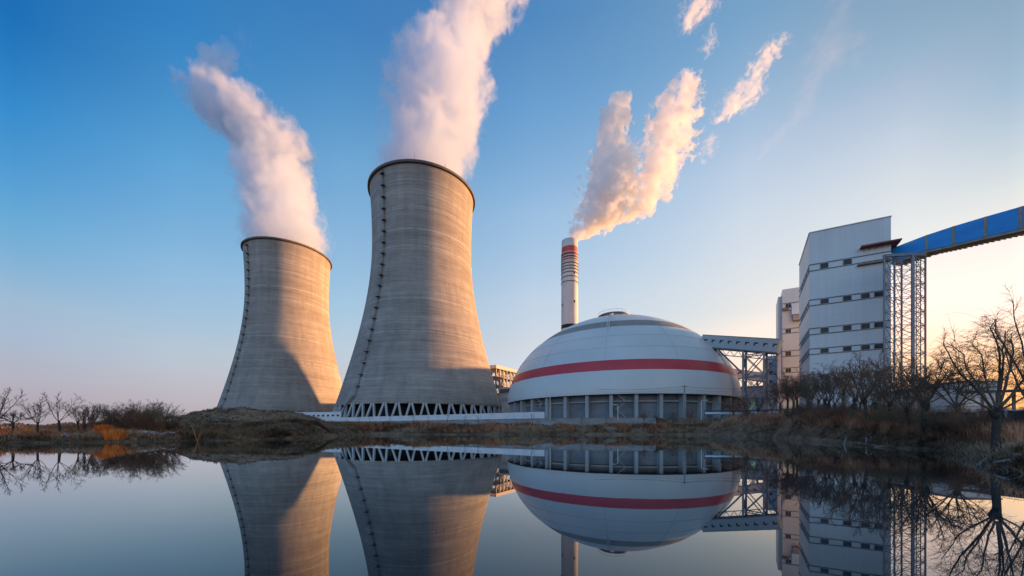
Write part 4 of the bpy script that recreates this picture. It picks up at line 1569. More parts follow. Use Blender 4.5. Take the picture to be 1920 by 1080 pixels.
for i, (p_, Y, top, lab) in enumerate((
    (226, 52, 757, 'leftmost grey-brown bush of the leafless thicket on the left bank'),
    (246, 49, 754, 'twiggy bush with thin upright shoots in the leafless thicket'),
    (268, 53, 751, 'tallest bush in the middle of the leafless thicket'),
    (287, 49, 750, 'dense olive bush right of the middle of the leafless thicket'),
    (308, 50, 757, 'sloping olive bush at the right end of the leafless thicket'),
    (258, 57, 762, 'dark bush at the back of the leafless thicket'))):
    x = px(p_, Y)
    bare_tree('bush', x, Y, (pz(top, Y) - gz(x, Y)) / 4.3, i * 1.3, lab, 'bushes of the leafless thicket', 'bare_bush', (M['twig'], M['twig_red'], M['twig'], M['twig_olive'], M['twig_olive'], M['twig_red'])[i], cat='bush')
r = random.Random(31)
for k in range(9):
    p_ = 196 + k * 16 + r.uniform(-5, 5)
    Y = r.uniform(46.5, 51)
    bare_tree('bush', px(p_, Y), Y, r.uniform(1.8, 3.0) / 4.3, r.uniform(0, 6), 'low reddish-brown bush filling the foot of the leafless thicket on the left bank', 'low bushes of the left bank', 'bare_bush', (M['twig_red'], M['twig'])[k % 2], cat='bush')

RTG = 'bare trees on the right bank'
def bank_Y(p_, off):
    """distance at which the line of sight through photo column p_ has come OFF metres up the far shore"""
    ys = np.arange(10, 110, 0.25)
    sd = lake_sd(px(p_, 1.0) * ys, ys)
    i = np.where(sd < 0)[0].max()
    j = i + int(np.argmax(sd[i:] > off))
    return float(ys[j])
for i, (key, p_, Y, top, rz, lab, mat_) in enumerate((
    ('pollard_wide', 1796, 2.5, 668, 0.5, 'dark pollarded willow in front of the black fence gap, left of the big willow', None),
    ('pollard_wide', 1731, 1.6, 655, 2.1, 'stout pollarded willow right of the lattice trestle foot', None),
    ('pollard', 1707, 3.2, 690, 0.3, 'thin crooked willow leaning beside the stout pollard', None),
    ('pollard', 1668, 3.0, 676, 1.7, 'pollarded willow standing before the lattice trestle', None),
    ('pollard', 1628, 2.6, 664, 0.1, 'dark knob-headed willow in front of the right half of the white tower', None),
    ('pollard', 1597, 3.5, 678, 2.9, 'knob-headed willow with a blackened stump top before the white tower', None),
    ('vase', 1567, 4.5, 690, 0.4, 'slim bare tree in front of the middle of the white tower', None),
    ('pollard', 1549, 5, 694, 1.2, 'thin bare willow left of the slim tree before the white tower', None),
    ('vase', 1517, 7, 712, 0.8, 'small round bare tree at the left corner of the white tower', None),
    ('weeping', 1494, 8, 706, 2.0, 'brown drooping tree in front of the narrow face of the white tower', M['twig_red']),
    ('weeping', 1477, 8, 712, 1.0, 'brown drooping tree before the cream process building', M['twig_red']),
    ('weeping', 1463, 9, 724, 0.3, 'reddish bare tree beside the pinkish support post', M['twig_red']),
    ('vase', 1448, 9, 738, 1.9, 'little reddish tree left of the pinkish support post', M['twig_red']),
    ('vase', 1423, 9, 738, 1.0, 'small bare tree in front of the teal tarpaulin', None),
    ('pollard', 1403, 9, 740, 0.6, 'small thin tree left of the teal tarpaulin', M['twig_red']),
    ('weeping', 1375, 8, 748, 2.4, 'low arching tree at the right end of the dome drum', M['twig_red']))):
    Y = bank_Y(p_, Y)
    x = px(p_, Y)
    hh = {'vase': 5.2, 'pollard': 6.2, 'weeping': 4.0, 'pollard_wide': 5.6}[key]
    h = pz(top, Y) - gz(x, Y)
    s_ = h / hh
    bare_tree(key, x, Y, s_, rz, lab, RTG, 'bare_tree', mat_)
r = random.Random(77)
for k in range(58):
    p_ = 1395 + k * 8.6 + r.uniform(-6, 6)
    Y = bank_Y(p_, r.uniform(1.0, 8.5))
    bare_tree('bush', px(p_, Y), Y, r.uniform(1.2, 3.0) / 4.3, r.uniform(0, 6), 'leafless brown shrub in the brush belt along the right bank', 'shrubs of the right bank', 'bare_bush', (M['twig_red'], M['twig'], M['twig_olive'])[k % 3], cat='bush')
for k in range(11):
    p_ = 1488 + k * 24 + r.uniform(-7, 7)
    Y = bank_Y(p_, r.uniform(5.0, 11.0))
    top = r.uniform(684, 722)
    bare_tree(('vase', 'column', 'pollard')[k % 3], px(p_, Y), Y, (pz(top, Y) - gz(px(p_, Y), Y)) / (5.2, 4.2, 6.2)[k % 3], r.uniform(0, 6), 'slender leafless tree in the twiggy belt along the right bank', 'slender trees of the right bank belt', 'bare_tree', (M['twig'], M['twig_olive'], M['twig_red'])[k % 3])
STG = 'saplings along the far bank'
for i, (p_, Y, hgt, lab) in enumerate((
    (674, 97, 3.4, 'leftmost leafless sapling before the white boundary wall'), (693, 99, 3.8, 'leafless sapling before the boundary wall, second from its left end'),
    (731, 98, 4.2, 'leafless sapling before the left part of the tower columns'), (776, 97, 4.0, 'leafless sapling under the middle of the near tower, left one'),
    (803, 98, 3.2, 'short leafless sapling under the middle of the near tower'), (838, 99, 4.4, 'tall leafless sapling right of the near tower centre'),
    (871, 98, 3.8, 'leafless sapling before the right third of the tower columns'), (898, 97, 4.0, 'leafless sapling below the right edge of the near tower'),
    (998, 97, 4.6, 'leafless sapling in front of the right end of the white wall'), (1090, 99.5, 3.4, 'thin shrub against the drum left of the zigzag stair'),
    (1137, 99, 3.2, 'low shrub beside the pillar left of the zigzag stair'), (1207, 98, 4.2, 'reddish shrub against the drum right of the zigzag stair'),
    (1229, 98, 3.2, 'small shrub in the drum bay left of the utility pole'), (1262, 96, 4.4, 'dark narrow shrub just left of the utility pole'),
    (1293, 95, 5.0, 'bushy shrub just right of the utility pole'))):
    x = px(p_, Y)
    bare_tree('sapling' if i < 12 and i != 11 else 'vase', x, Y, hgt / (3.0 if i < 12 and i != 11 else 5.2), i * 1.7, lab, STG, 'sapling', M['twig_red'] if i in (11, 14) else None)

# the big willow at the right edge, limb by limb
def big_willow(base, Yb, limbs, label, trunk_pts, tr0, seed):
    r = random.Random(seed)
    x0 = px(base[0], Yb)
    t = thing('willow_tree', label, 'tree', (x0, Yb, gz(x0, Yb)), RTG)
    T = MB()
    tp = [Vector((px(p_, Yb), Yb, pz(q, Yb))) for p_, q in trunk_pts]
    tp[0].z = gz(x0, Yb) - 0.4
    T.tube(tp, [tr0 * 1.35, tr0 * .95, tr0 * .9, tr0 * 1.1][:len(tp)] if len(tp) == 4 else tr0, 9)
    top = tp[-1]
    for _ in range(16):
        q = top + Vector((r.uniform(-1, 1) * tr0 * 1.3, r.uniform(-1, 1) * tr0 * 1.1, r.uniform(-1.4, .7) * tr0 * 1.3))
        k_ = r.uniform(.35, .7)
        b0 = top - Vector((0, 0, tr0 * r.uniform(1.8, 3.2)))
        T.tube([b0, b0.lerp(q, .6), q, q + (q - top) * .35 + Vector((0, 0, tr0 * k_))], [tr0 * .5, tr0 * .62 * k_ / .6, tr0 * k_, tr0 * .12], 8, cap=True)
    T.build('trunk', M['bark'], t, smooth=True)
    Cm = MB()
    for li, lb in enumerate(limbs):
        dy = r.uniform(-1.6, 1.6)
        pts = []
        for i, (p_, q) in enumerate(lb):
            Y_ = Yb + dy * i / len(lb)
            pts.append(Vector((px(p_, Y_), Y_, pz(q, Y_))))
        fine = []
        for a, b in zip(pts, pts[1:]):
            for k in range(3):
                fine.append(a.lerp(b, k / 3) + rv(r, 0.025))
        fine.append(pts[-1])
        R0 = r.uniform(0.048, 0.07)
        Cm.tube(fine, [R0 * (1 - 0.72 * i / (len(fine) - 1)) for i in range(len(fine))], 6)
        side_branches(Cm, r, fine, R0 * .6, 15, 1.5, 1, 0.10, 0.75, 0.18, 0.42, 0.006)
        # long fine shoots that arch over and hang
        for k in range(22):
            f = r.uniform(.3, 1)
            p = fine[int(f * (len(fine) - 1))]
            grow(Cm, r, p, Vector((r.uniform(-1, 1), r.uniform(-.6, .6), r.uniform(.1, .8))), r.uniform(1.0, 2.2), 0.007, 7, r.uniform(.05, .2), 0.1, 3, 0, .5)
    Cm.build('crown', M['twig'], t)
    return t
big_willow((1868, 840), 17.0, [
    [(1862, 765), (1835, 735), (1800, 700), (1782, 672), (1768, 642)],
    [(1862, 768), (1838, 728), (1812, 690), (1806, 665), (1788, 650)],
    [(1866, 762), (1850, 720), (1843, 685), (1842, 664), (1822, 645)],
    [(1870, 760), (1874, 715), (1876, 675), (1868, 640), (1857, 615), (1866, 598)],
    [(1871, 758), (1880, 700), (1881, 655), (1885, 620)],
    [(1876, 762), (1905, 730), (1930, 700), (1960, 660)],
    [(1874, 760), (1890, 705), (1900, 660), (1896, 625)],
    [(1880, 766), (1920, 745), (1970, 715)],
    [(1858, 768), (1825, 752), (1795, 735), (1765, 690)]],
    'big gnarled willow with spreading limbs at the right edge of the pond', [(1869, 846), (1867, 815), (1869, 790), (1868, 770)], 0.155, 4)
big_willow((1948, 838), 19.0, [
    [(1944, 770), (1930, 700), (1915, 645), (1904, 600), (1897, 560)],
    [(1946, 770), (1925, 720), (1890, 660), (1866, 620), (1870, 596)],
    [(1950, 770), (1960, 690), (1950, 600)],
    [(1944, 775), (1915, 735), (1895, 690), (1885, 660)],
    [(1955, 770), (1990, 720), (2020, 660)]],
    'tall willow rooted just past the right edge, its branches hanging into view', [(1950, 846), (1949, 815), (1948, 790), (1948, 770)], 0.15, 9)

# dark evergreen shrubs at the foot of the white tower
def evergreen(p_, Y, top, w_, label):
    x = px(p_, Y)
    g = gz(x, Y)
    r = random.Random(int(p_))
    t = thing('evergreen_shrub', label, 'shrub', (x, Y, g), 'evergreen shrubs at the foot of the white tower')
    H = pz(top, Y) - g
    o = MB()
    for _ in range(420):
        z = r.random() ** 0.8
        a = r.uniform(0, 2 * PI)
        rr = w_ * (1 - z * .75) * math.sqrt(r.random()) * r.uniform(.7, 1.15)
        c_ = Vector((x + rr * math.cos(a), Y + rr * math.sin(a), g + z * H))
        e1, e2 = rv(r, .28), rv(r, .14)
        o.add([c_ - e1, c_ + e2, c_ + e1], [(0, 1, 2)])
    o.build('foliage', M['conifer'], t)
    o = MB()
    o.tube([(x, Y, g - .2), (x, Y, g + H * .7)], [.1, .03], 5)
    o.build('stem', M['bark'], t)
for args in ((1602, 58, 757, 1.1, 'dark evergreen shrub at the foot of the white tower, left one'), (1641, 56, 755, 1.3, 'widest dark evergreen shrub between two pollards before the white tower'), (1657, 55, 759, 1.0, 'dark evergreen shrub under the right corner of the white tower'), (1548, 60, 756, 0.9, 'olive-dark shrub under the left windows of the white tower')):
    evergreen(*args)

# ------------------------------------------------------------------ grass, reeds and brush (uncountable)
npr = np.random.default_rng(5)
def tufts(name, xs, ys, hmin, hmax, width, lean, blades, mat, base=None):
    n = len(xs)
    zs_ = ground(xs, ys) if base is None else base
    X = np.repeat(xs, blades) + npr.normal(0, .12, n * blades)
    Y = np.repeat(ys, blades) + npr.normal(0, .12, n * blades)
    Z = np.repeat(zs_, blades) - 0.05
    hs = np.repeat(npr.uniform(hmin, hmax, n), blades) * npr.uniform(.6, 1.1, n * blades)
    a = npr.uniform(0, 2 * PI, n * blades)
    ln = np.abs(npr.normal(0, lean, n * blades)) * hs
    b = a + npr.normal(0, .7, n * blades)
    wx_, wy_ = np.cos(a + PI / 2) * width, np.sin(a + PI / 2) * width
    N_ = n * blades
    v = np.empty((N_, 5, 3))
    v[:, 0] = np.stack([X - wx_, Y - wy_, Z], 1)
    v[:, 1] = np.stack([X + wx_, Y + wy_, Z], 1)
    mx, my = X + np.cos(b) * ln * .35, Y + np.sin(b) * ln * .35
    v[:, 2] = np.stack([mx + wx_ * .8, my + wy_ * .8, Z + hs * .6], 1)
    v[:, 3] = np.stack([mx - wx_ * .8, my - wy_ * .8, Z + hs * .6], 1)
    v[:, 4] = np.stack([X + np.cos(b) * ln, Y + np.sin(b) * ln, Z + hs], 1)
    me = bpy.data.meshes.new(name)
    me.vertices.add(N_ * 5)
    me.vertices.foreach_set('co', v.reshape(-1))
    i0 = np.arange(N_) * 5
    q = np.stack([i0, i0 + 1, i0 + 2, i0 + 3], 1)
    t_ = np.stack([i0 + 3, i0 + 2, i0 + 4], 1)
    loops = np.concatenate([q.reshape(-1), t_.reshape(-1)])
    me.loops.add(len(loops))
    me.loops.foreach_set('vertex_index', loops.astype(np.int32))
    me.polygons.add(2 * N_)
    ls = np.concatenate([np.arange(N_) * 4, 4 * N_ + np.arange(N_) * 3])
    me.polygons.foreach_set('loop_start', ls.astype(np.int32))
    me.update(calc_edges=True)
    me.validate()
    me.materials.append(mat)
    o = bpy.data.objects.new(name, me)
    COL.objects.link(o)
    return kind(o, 'stuff')

def scatter(n, x0, x1, y0, y1, lo, hi, clump=0.0, cs=0.3, seed=0, polar=False):
    """points over a rectangle (or a fan in front of the camera) whose distance from the water lies in lo..hi"""
    out = [[], []]
    got = 0
    while got < n:
        if polar:
            yy = npr.uniform(y0, y1, n * 3)
            xx = npr.uniform((x0 - 960) / F, (x1 - 960) / F, n * 3) * yy
        else:
            xx, yy = npr.uniform(x0, x1, n * 3), npr.uniform(y0, y1, n * 3)
        sd = lake_sd(xx, yy)
        ok = (sd > lo) & (sd < hi)
        if clump:
            ok &= fbm(xx * cs, yy * cs, seed, 2) + npr.uniform(-.15, .15, len(xx)) > clump - 0.5 + .4
        out[0].append(xx[ok]); out[1].append(yy[ok])
        got += int(ok.sum())
    return np.concatenate(out[0])[:n], np.concatenate(out[1])[:n]

def grass_mat(name, stops, sc=1.2):
    m, nt, b = new_mat(name)
    L = nt.links
    n1 = N(nt, 'ShaderNodeTexNoise', i_Scale=1.0, i_Detail=3.0, i_Roughness=0.7)
    L.new(mapped(nt, (sc, sc, sc * .4)), n1.inputs[0])
    n2 = N(nt, 'ShaderNodeTexNoise', i_Scale=1.0, i_Detail=2.0)
    L.new(mapped(nt, (.13, .13, .13), loc=(4, 1, 7)), n2.inputs[0])
    v = math_n(nt, 'MULTIPLY_ADD', n1.outputs[0], .6, math_n(nt, 'MULTIPLY', n2.outputs[0], .5))
    r = ramp(nt, v, stops)
    L.new(r.outputs[0], b.inputs['Base Color'])
    b.inputs['Roughness'].default_value = 0.9
    b.inputs['Specular IOR Level'].default_value = 0.1
    return m
G_DRY = grass_mat('dry_winter_grass', [(0.42, (0.07, 0.04, 0.024)), (0.53, (0.235, 0.14, 0.085)), (0.64, (0.44, 0.29, 0.185))])
G_RED = grass_mat('russet_brush', [(0.42, (0.12, 0.055, 0.034)), (0.53, (0.38, 0.18, 0.105)), (0.64, (0.56, 0.30, 0.18))])
G_ORANGE = grass_mat('sun_tinted_reeds', [(0.40, (0.40, 0.085, 0.016)), (0.53, (0.76, 0.19, 0.035)), (0.66, (0.84, 0.30, 0.075))])  # reed colour raised to carry low sunlight that never reaches them
G_TAN = grass_mat('tan_sedge', [(0.42, (0.045, 0.031, 0.02)), (0.53, (0.125, 0.087, 0.052)), (0.64, (0.26, 0.185, 0.105))])
x, y = scatter(11000, 1290, 2000, 12, 95, 0.0, 12, 0.0, 0.4, 2, True)
tufts('dry_grass', x, y, .15, .6, .015, .9, 6, G_DRY)
x, y = scatter(9000, 1330, 1960, 18, 90, 1.2, 16, 0.0, 0.25, 4, True)
tufts('russet_brush', x, y, .5, 1.5, .018, .45, 8, G_RED)
x, y = scatter(6500, 620, 1400, 88, 101, 0.05, 8.5, 0.05, 0.3, 6, True)
tufts('far_bank_grass', x, y, .3, 1.0, .035, .8, 6, G_DRY)
x, y = scatter(2600, 640, 1400, 92, 101, 0.5, 7.5, 0.3, 0.3, 9, True)
tufts('far_bank_brush', x, y, .6, 1.5, .03, .5, 7, G_RED)
x, y = scatter(5600, -60, 345, 36, 75, 0.05, 26, 0.0, 0.3, 11, True)
tufts('left_bank_grass', x, y, .2, .6, .022, .7, 6, G_DRY)
x, y = scatter(4200, -60, 345, 40, 70, 0.8, 26, 0.2, 0.2, 12, True)
tufts('left_bank_brush', x, y, .4, .95, .022, .5, 7, G_RED)
x, y = scatter(420, 160, 206, 42, 49, 0.3, 4.0, 0.35, 0.6, 13, True)
x2, y2 = scatter(90, 196, 232, 42, 46, 0.1, 1.6, 0, 0.3, 13, True)
x3, y3 = scatter(60, -6, 8, 42, 46, 1, 5, 0, .3, 3, True)
x4, y4 = scatter(50, 30, 62, 42, 48, 2.5, 5, 0, .3, 3, True)
x, y = np.concatenate([x, x2, x3, x4]), np.concatenate([y, y2, y3, y4])
tufts('sun_tinted_reeds', x, y, .4, 1.5, .026, .55, 7, G_ORANGE)
x, y = scatter(3800, 335, 640, 46, 96, 0.1, 48, 0.0, 0.3, 14, True)
tufts('mound_grass', x, y, .2, .6, .03, .7, 6, G_TAN)
x, y = scatter(2600, 335, 640, 46, 74, 0.1, 12, 0.15, 0.3, 15, True)
tufts('mound_bank_brush', x, y, .4, 1.1, .026, .6, 6, grass_mat('dark_brush', [(0.42, (0.035, 0.025, 0.018)), (0.54, (0.10, 0.068, 0.045)), (0.66, (0.22, 0.145, 0.092))]))

x, y = scatter(7000, -60, 1990, 10, 98, -0.25, 1.5, 0.0, 0.6, 21, True)
tufts('waterline_sedge', x, y, .08, .38, .018, 1.0, 6, grass_mat('wet_sedge', [(0.42, (0.045, 0.03, 0.02)), (0.54, (0.15, 0.098, 0.064)), (0.66, (0.32, 0.22, 0.15))]))

# far-off line of leafless woods on the plain
o = MB()
r = random.Random(2)
for _ in range(5200):
    Y = r.uniform(300, 420)
    p_ = r.uniform(-160, 420)
    x = px(p_, Y)
    top = 4.0 + 3.6 * float(fbm(np.array([p_ * .03]), np.array([3.0]), 2)[0] + .5) + (2.2 if 180 < p_ < 245 else 0)
    z = 0.6 + top * r.random() ** .6
    e1, e2 = rv(r, 1.1), rv(r, .5)
    c_ = Vector((x, Y, z))
    e1.z = abs(e1.z) * 1.3
    o.add([c_ - e1, c_ + e2, c_ + e1, c_ - e2], [(0, 1, 2, 3)])
kind(o.build('far_woods', mottled('far_leafless_woods', (0.03, 0.026, 0.028), (0.06, 0.05, 0.05), (.1, .1, .1), 0.95)), 'stuff')

# ------------------------------------------------------------------ stones, driftwood, posts in the water
rock_src = []
for s in range(3):
    r = random.Random(40 + s)
    o = MB()
    n, m_ = 9, 6
    vs = [(0, 0, .5)]
    for j in range(1, m_):
        ph = PI * j / m_
        for k in range(n):
            q = 1 + r.uniform(-.24, .2)
            vs.append((math.sin(ph) * math.cos(2 * PI * k / n) * q, math.sin(ph) * math.sin(2 * PI * k / n) * q * .75, math.cos(ph) * .5 * q))
    vs.append((0, 0, -.5))
    fs = [(0, 1 + k, 1 + (k + 1) % n) for k in range(n)]
    for j in range(m_ - 2):
        for k in range(n):
            fs.append((1 + j * n + k, 1 + (j + 1) * n + k, 1 + (j + 1) * n + (k + 1) % n, 1 + j * n + (k + 1) % n))
    L_ = len(vs) - 1
    fs += [(L_, 1 + (m_ - 2) * n + (k + 1) % n, 1 + (m_ - 2) * n + k) for k in range(n)]
    o.add(vs, fs)
    rock_src.append(o.build('shore_rock', M['rock'], loc=(0, 0, 0)))
r = random.Random(6)
spots = [(p_, q) for p_, q in zip(np.linspace(6, 322, 26), np.interp(np.linspace(6, 322, 26), [0, 130, 335], [831, 829.6, 826.2]))]
for i, (p_, q) in enumerate(spots):
    Y = F * CZ / (q - YH) + r.uniform(0.1, 1.0)
    o = rock_src[i % 3] if i < 3 else rock_src[i % 3].copy()
    if i >= 3:
        COL.objects.link(o)
    x = px(p_ + r.uniform(-4, 4), Y)
    o.location = (x, Y, max(0.02, gz(x, Y)) + .06)
    s = r.uniform(.25, .8)
    o.scale = (s * r.uniform(1, 1.6), s, s * r.uniform(.6, 1))
    o.rotation_euler = (r.uniform(-.3, .3), r.uniform(-.3, .3), r.uniform(0, 6))
    tag(o, 'weathered rock in the row of stones along the left waterline', 'rock', 'stones along the left waterline')
def stick(name, label, cat, pts, rad, mat, sides=6):
    P = [Vector((px(p_, Y), Y, z)) for p_, Y, z in pts]
    o = MB()
    o.tube(P, rad, sides, cap=True)
    return o, P
o, P = stick('', '', '', [(1580, 37, -.4), (1584, 37, .35), (1587, 37, .75), (1585, 37, 1.0)], [.05, .045, .04, .02], None)
tag(o.build('leaning_stick', M['driftwood'], loc=P[0]), 'pale stick leaning out of the water below the white tower', 'driftwood')
o, P = stick('', '', '', [(1624, 34.5, -.3), (1624.5, 34.5, .8)], [.09, .075], None)
tag(o.build('mooring_post', M['driftwood'], loc=P[0]), 'short upright pale post at the waterline', 'post')
o, P = stick('', '', '', [(1637, 34.5, -.3), (1636, 34.5, .7), (1633, 34.5, .85), (1631.5, 34.5, .8)], [.06, .055, .05, .03], None)
tag(o.build('bent_stake', M['driftwood'], loc=P[0]), 'pale stake with a bent top beside the mooring post', 'post')
o, P = stick('', '', '', [(1640, 32, .05), (1665, 31.4, .12), (1690, 31, .04)], [.05, .06, .03], None)
o.tube([(P[1].x, P[1].y, P[1].z), (P[1].x + .5, P[1].y - .1, .45)], [.03, .01], 5)
tag(o.build('floating_branch', M['driftwood'], loc=P[0]), 'bleached branch lying along the water edge', 'driftwood')
r = random.Random(14)
o = MB()
x0, y0 = px(1872, 16.2), 16.2
for k in range(14):
    a = r.uniform(PI * .85, PI * 2.15)
    L_ = r.uniform(.6, 1.7)
    pts = []
    for i in range(6):
        f = i / 5
        x, y = x0 + math.cos(a) * L_ * f + r.uniform(-.05, .05), y0 + .5 + math.sin(a) * L_ * f * .8
        pts.append((x, y, gz(x, y) + .10 * (1 - f) + .04 + r.uniform(-.03, .05)))
    o.tube(pts, [.07 * (1 - .7 * i / 5) for i in range(6)], 5)
tag(o.build('exposed_roots', M['driftwood'], loc=(x0, y0, gz(x0, y0))), 'bleached roots exposed on the bank below the big willow', 'roots')
o = MB()
x0, y0 = px(1908, 14.4), 14.4
g = gz(x0, y0)
o.tube([(x0, y0, g - .3), (x0 + .02, y0, g + .15), (x0 + .04, y0, g + .34)], [.17, .13, .14], 9, cap=True)
for k in range(6):
    a = k * 1.05 + .2
    o.tube([(x0, y0, g + .1), (x0 + .3 * math.cos(a), y0 + .3 * math.sin(a), g + .02), (x0 + .6 * math.cos(a), y0 + .6 * math.sin(a), g - .08)], [.07, .05, .02], 5)
tag(o.build('tree_stump', M['driftwood'], loc=(x0, y0, g)), 'weathered stump with spread roots at the right water edge', 'stump')
# dead orange branch standing in the water at the left
o = MB()
Y = 44.0
def D3(p_, q):
    return (px(p_, Y), Y, pz(q, Y))
o.tube([D3(371, 852), D3(371, 830), D3(366, 815), D3(360, 800), D3(354, 788)], [.05, .05, .04, .03, .015], 5)
o.tube([D3(371, 827), D3(375, 812), D3(378, 803), D3(379, 792)], [.04, .03, .02, .01], 5)
o.tube([D3(374, 818), D3(380, 808), D3(386, 802)], [.03, .02, .01], 4)
o.tube([D3(366, 817), D3(362, 812), D3(357, 810)], [.025, .015, .01], 4)
tag(o.build('dead_branch', M['twig_orange'], loc=D3(371, 828)), 'dead orange forked branch sticking out of the water left of the mound', 'branch')

# ------------------------------------------------------------------ steam and smoke
def plume(name, label, cat, knots, Y, dens, n_scale, warp, erode, seed, edge=0.35, step=0.25, aniso=0.25, squash=1.0, wl_=1.0, hull=1.16, col=(0.97, 0.97, 0.97), group=None, base=0.92, top=0.93, billow=0.0):
    """a drifting cloud: tube of varying radius (photo column, half width by row) at distance Y"""
    K = sorted([(pz(q, Y), px(c_, Y), h_ / F * Y) for q, c_, h_ in knots])
    z0, z1 = K[0][0], K[-1][0]
    xb = K[0][1]
    span = max(max(abs(k[1] - xb) for k in K), 1.0)
    rmax = max(k[2] for k in K)
    H = z1 - z0
    zs_ = np.linspace(z0, z1, 60)
    kx = np.interp(zs_, [k[0] for k in K], [k[1] for k in K])
    kr = np.interp(zs_, [k[0] for k in K], [k[2] for k in K])
    ker = np.array([1, 2, 3, 2, 1.]); ker /= ker.sum()
    pad = lambda a: np.convolve(np.pad(a, 2, mode='edge'), ker, 'valid')
    kx, kr = pad(kx), pad(kr)
    # hull
    o = MB()
    n = 32
    vs = []
    for i, z in enumerate(zs_):
        for k in range(n):
            a = 2 * PI * k / n
            rr = kr[i] * hull * (1 + .10 * float(fbm(np.array([math.cos(a) * 1.7 + seed]), np.array([math.sin(a) * 1.7 + z / (rmax * .9)]), seed, 2)[0]))
            vs.append((kx[i] + rr * math.cos(a), Y + rr * squash * math.sin(a), z))
    fs = [(i * n + k, i * n + (k + 1) % n, (i + 1) * n + (k + 1) % n, (i + 1) * n + k) for i in range(59) for k in range(n)]
    fs.append(tuple(range(n))[::-1])
    fs.append(tuple(59 * n + k for k in range(n)))
    o.add(vs, fs)
    m = bpy.data.materials.new(name + '_vapour')
    m.use_nodes = True
    nt = m.node_tree
    L = nt.links
    nt.nodes.remove(nt.nodes['Principled BSDF'])
    out = nt.nodes['Material Output']
    tc = N(nt, 'ShaderNodeTexCoord')
    P = tc.outputs['Object']
    # warp
    wnz = N(nt, 'ShaderNodeTexNoise', i_Scale=1.0 / (n_scale * 2.2), i_Detail=2.0, i_Roughness=0.55)
    mp = N(nt, 'ShaderNodeMapping')
    mp.inputs['Location'].default_value = (seed * 13.7, seed * 5.1, seed * 9.3)
    L.new(P, mp.inputs[0])
    L.new(mp.outputs[0], wnz.inputs[0])
    vm = N(nt, 'ShaderNodeVectorMath', operation='SUBTRACT')
    L.new(wnz.outputs['Color'], vm.inputs[0])
    vm.inputs[1].default_value = (.5, .5, .5)
    vs2 = N(nt, 'ShaderNodeVectorMath', operation='SCALE')
    L.new(vm.outputs[0], vs2.inputs[0])
    sepO = N(nt, 'ShaderNodeSeparateXYZ')
    L.new(P, sepO.inputs[0])
    zn0 = math_n(nt, 'MULTIPLY', sepO.outputs[2], 1 / H)
    wz = N(nt, 'ShaderNodeMapRange', n_1=0.0, n_2=0.25, n_3=0.15, n_4=1.0)
    L.new(zn0, wz.inputs[0])
    L.new(math_n(nt, 'MULTIPLY', wz.outputs[0], warp * 2.0), vs2.inputs['Scale'])
    pw = N(nt, 'ShaderNodeVectorMath', operation='ADD')
    L.new(P, pw.inputs[0])
    L.new(vs2.outputs[0], pw.inputs[1])
    sep = N(nt, 'ShaderNodeSeparateXYZ')
    L.new(pw.outputs[0], sep.inputs[0])
    zn = math_n(nt, 'MULTIPLY', sep.outputs[2], 1 / H)
    def curve(vals, lo, hi, at=None):
        c_ = N(nt, 'ShaderNodeFloatCurve')
        cm = c_.mapping
        cu_ = cm.curves[0]
        nk = 22
        idx_ = np.linspace(0, 59, nk)
        vv = (np.interp(idx_, np.arange(60), vals) - lo) / (hi - lo)
        cu_.points[0].location = (0, vv[0])
        cu_.points[1].location = (1, vv[-1])
        for i in range(1, nk - 1):
            cu_.points.new(i / (nk - 1), vv[i])
        cm.update()
        L.new(zn if at is None else at, c_.inputs['Value'])
        return math_n(nt, 'MULTIPLY_ADD', c_.outputs[0], hi - lo, lo)
    cxv = curve(kx - xb, -span, span)
    crv = curve(kr, 0, rmax)
    dx = math_n(nt, 'SUBTRACT', sep.outputs[0], cxv)
    dy = math_n(nt, 'MULTIPLY', sep.outputs[1], 1 / squash)
    d2 = math_n(nt, 'ADD', math_n(nt, 'MULTIPLY', dx, dx), math_n(nt, 'MULTIPLY', dy, dy))
    d = math_n(nt, 'DIVIDE', math_n(nt, 'SQRT', d2), crv)
    fn = N(nt, 'ShaderNodeTexNoise', i_Scale=1.0 / n_scale, i_Detail=6.0, i_Roughness=0.66)
    mp2 = N(nt, 'ShaderNodeMapping')
    mp2.inputs['Location'].default_value = (seed * 3.1, seed * 7.7, 2.0)
    mp2.inputs['Scale'].default_value = (1, 1, wl_)
    L.new(pw.outputs[0], mp2.inputs[0])
    L.new(mp2.outputs[0], fn.inputs[0])
    er = N(nt, 'ShaderNodeMapRange', n_1=0.0, n_2=1.0, n_3=erode[0], n_4=erode[1])
    L.new(zn0, er.inputs[0])
    v = math_n(nt, 'SUBTRACT', base, d)
    v = math_n(nt, 'ADD', v, math_n(nt, 'MULTIPLY', math_n(nt, 'SUBTRACT', fn.outputs[0], 0.5), er.outputs[0]))
    if billow:
        for sc_, k_ in ((1 / (n_scale * .75), billow), (2.3 / (n_scale * .75), billow * .45), (5.2 / (n_scale * .75), billow * .2)):
            vo = N(nt, 'ShaderNodeTexVoronoi', i_Scale=sc_)
            L.new(pw.outputs[0], vo.inputs['Vector'])
            v = math_n(nt, 'MULTIPLY_ADD', math_n(nt, 'SUBTRACT', 0.45, vo.outputs['Distance']), k_, v)
    ss = N(nt, 'ShaderNodeMapRange', interpolation_type='SMOOTHSTEP', n_1=0.0, n_2=edge, n_3=0.0, n_4=1.0)
    L.new(v, ss.inputs[0])
    # keep clear of the hull, thin out to the top
    hl = N(nt, 'ShaderNodeMapRange', n_1=1.0, n_2=top, n_3=0.0, n_4=1.0)
    L.new(zn0, hl.inputs[0])
    # the vapour has thinned to nothing before its outermost skin
    ux = math_n(nt, 'SUBTRACT', sepO.outputs[0], curve(kx - xb, -span, span, zn0))
    uy = math_n(nt, 'MULTIPLY', sepO.outputs[1], 1 / squash)
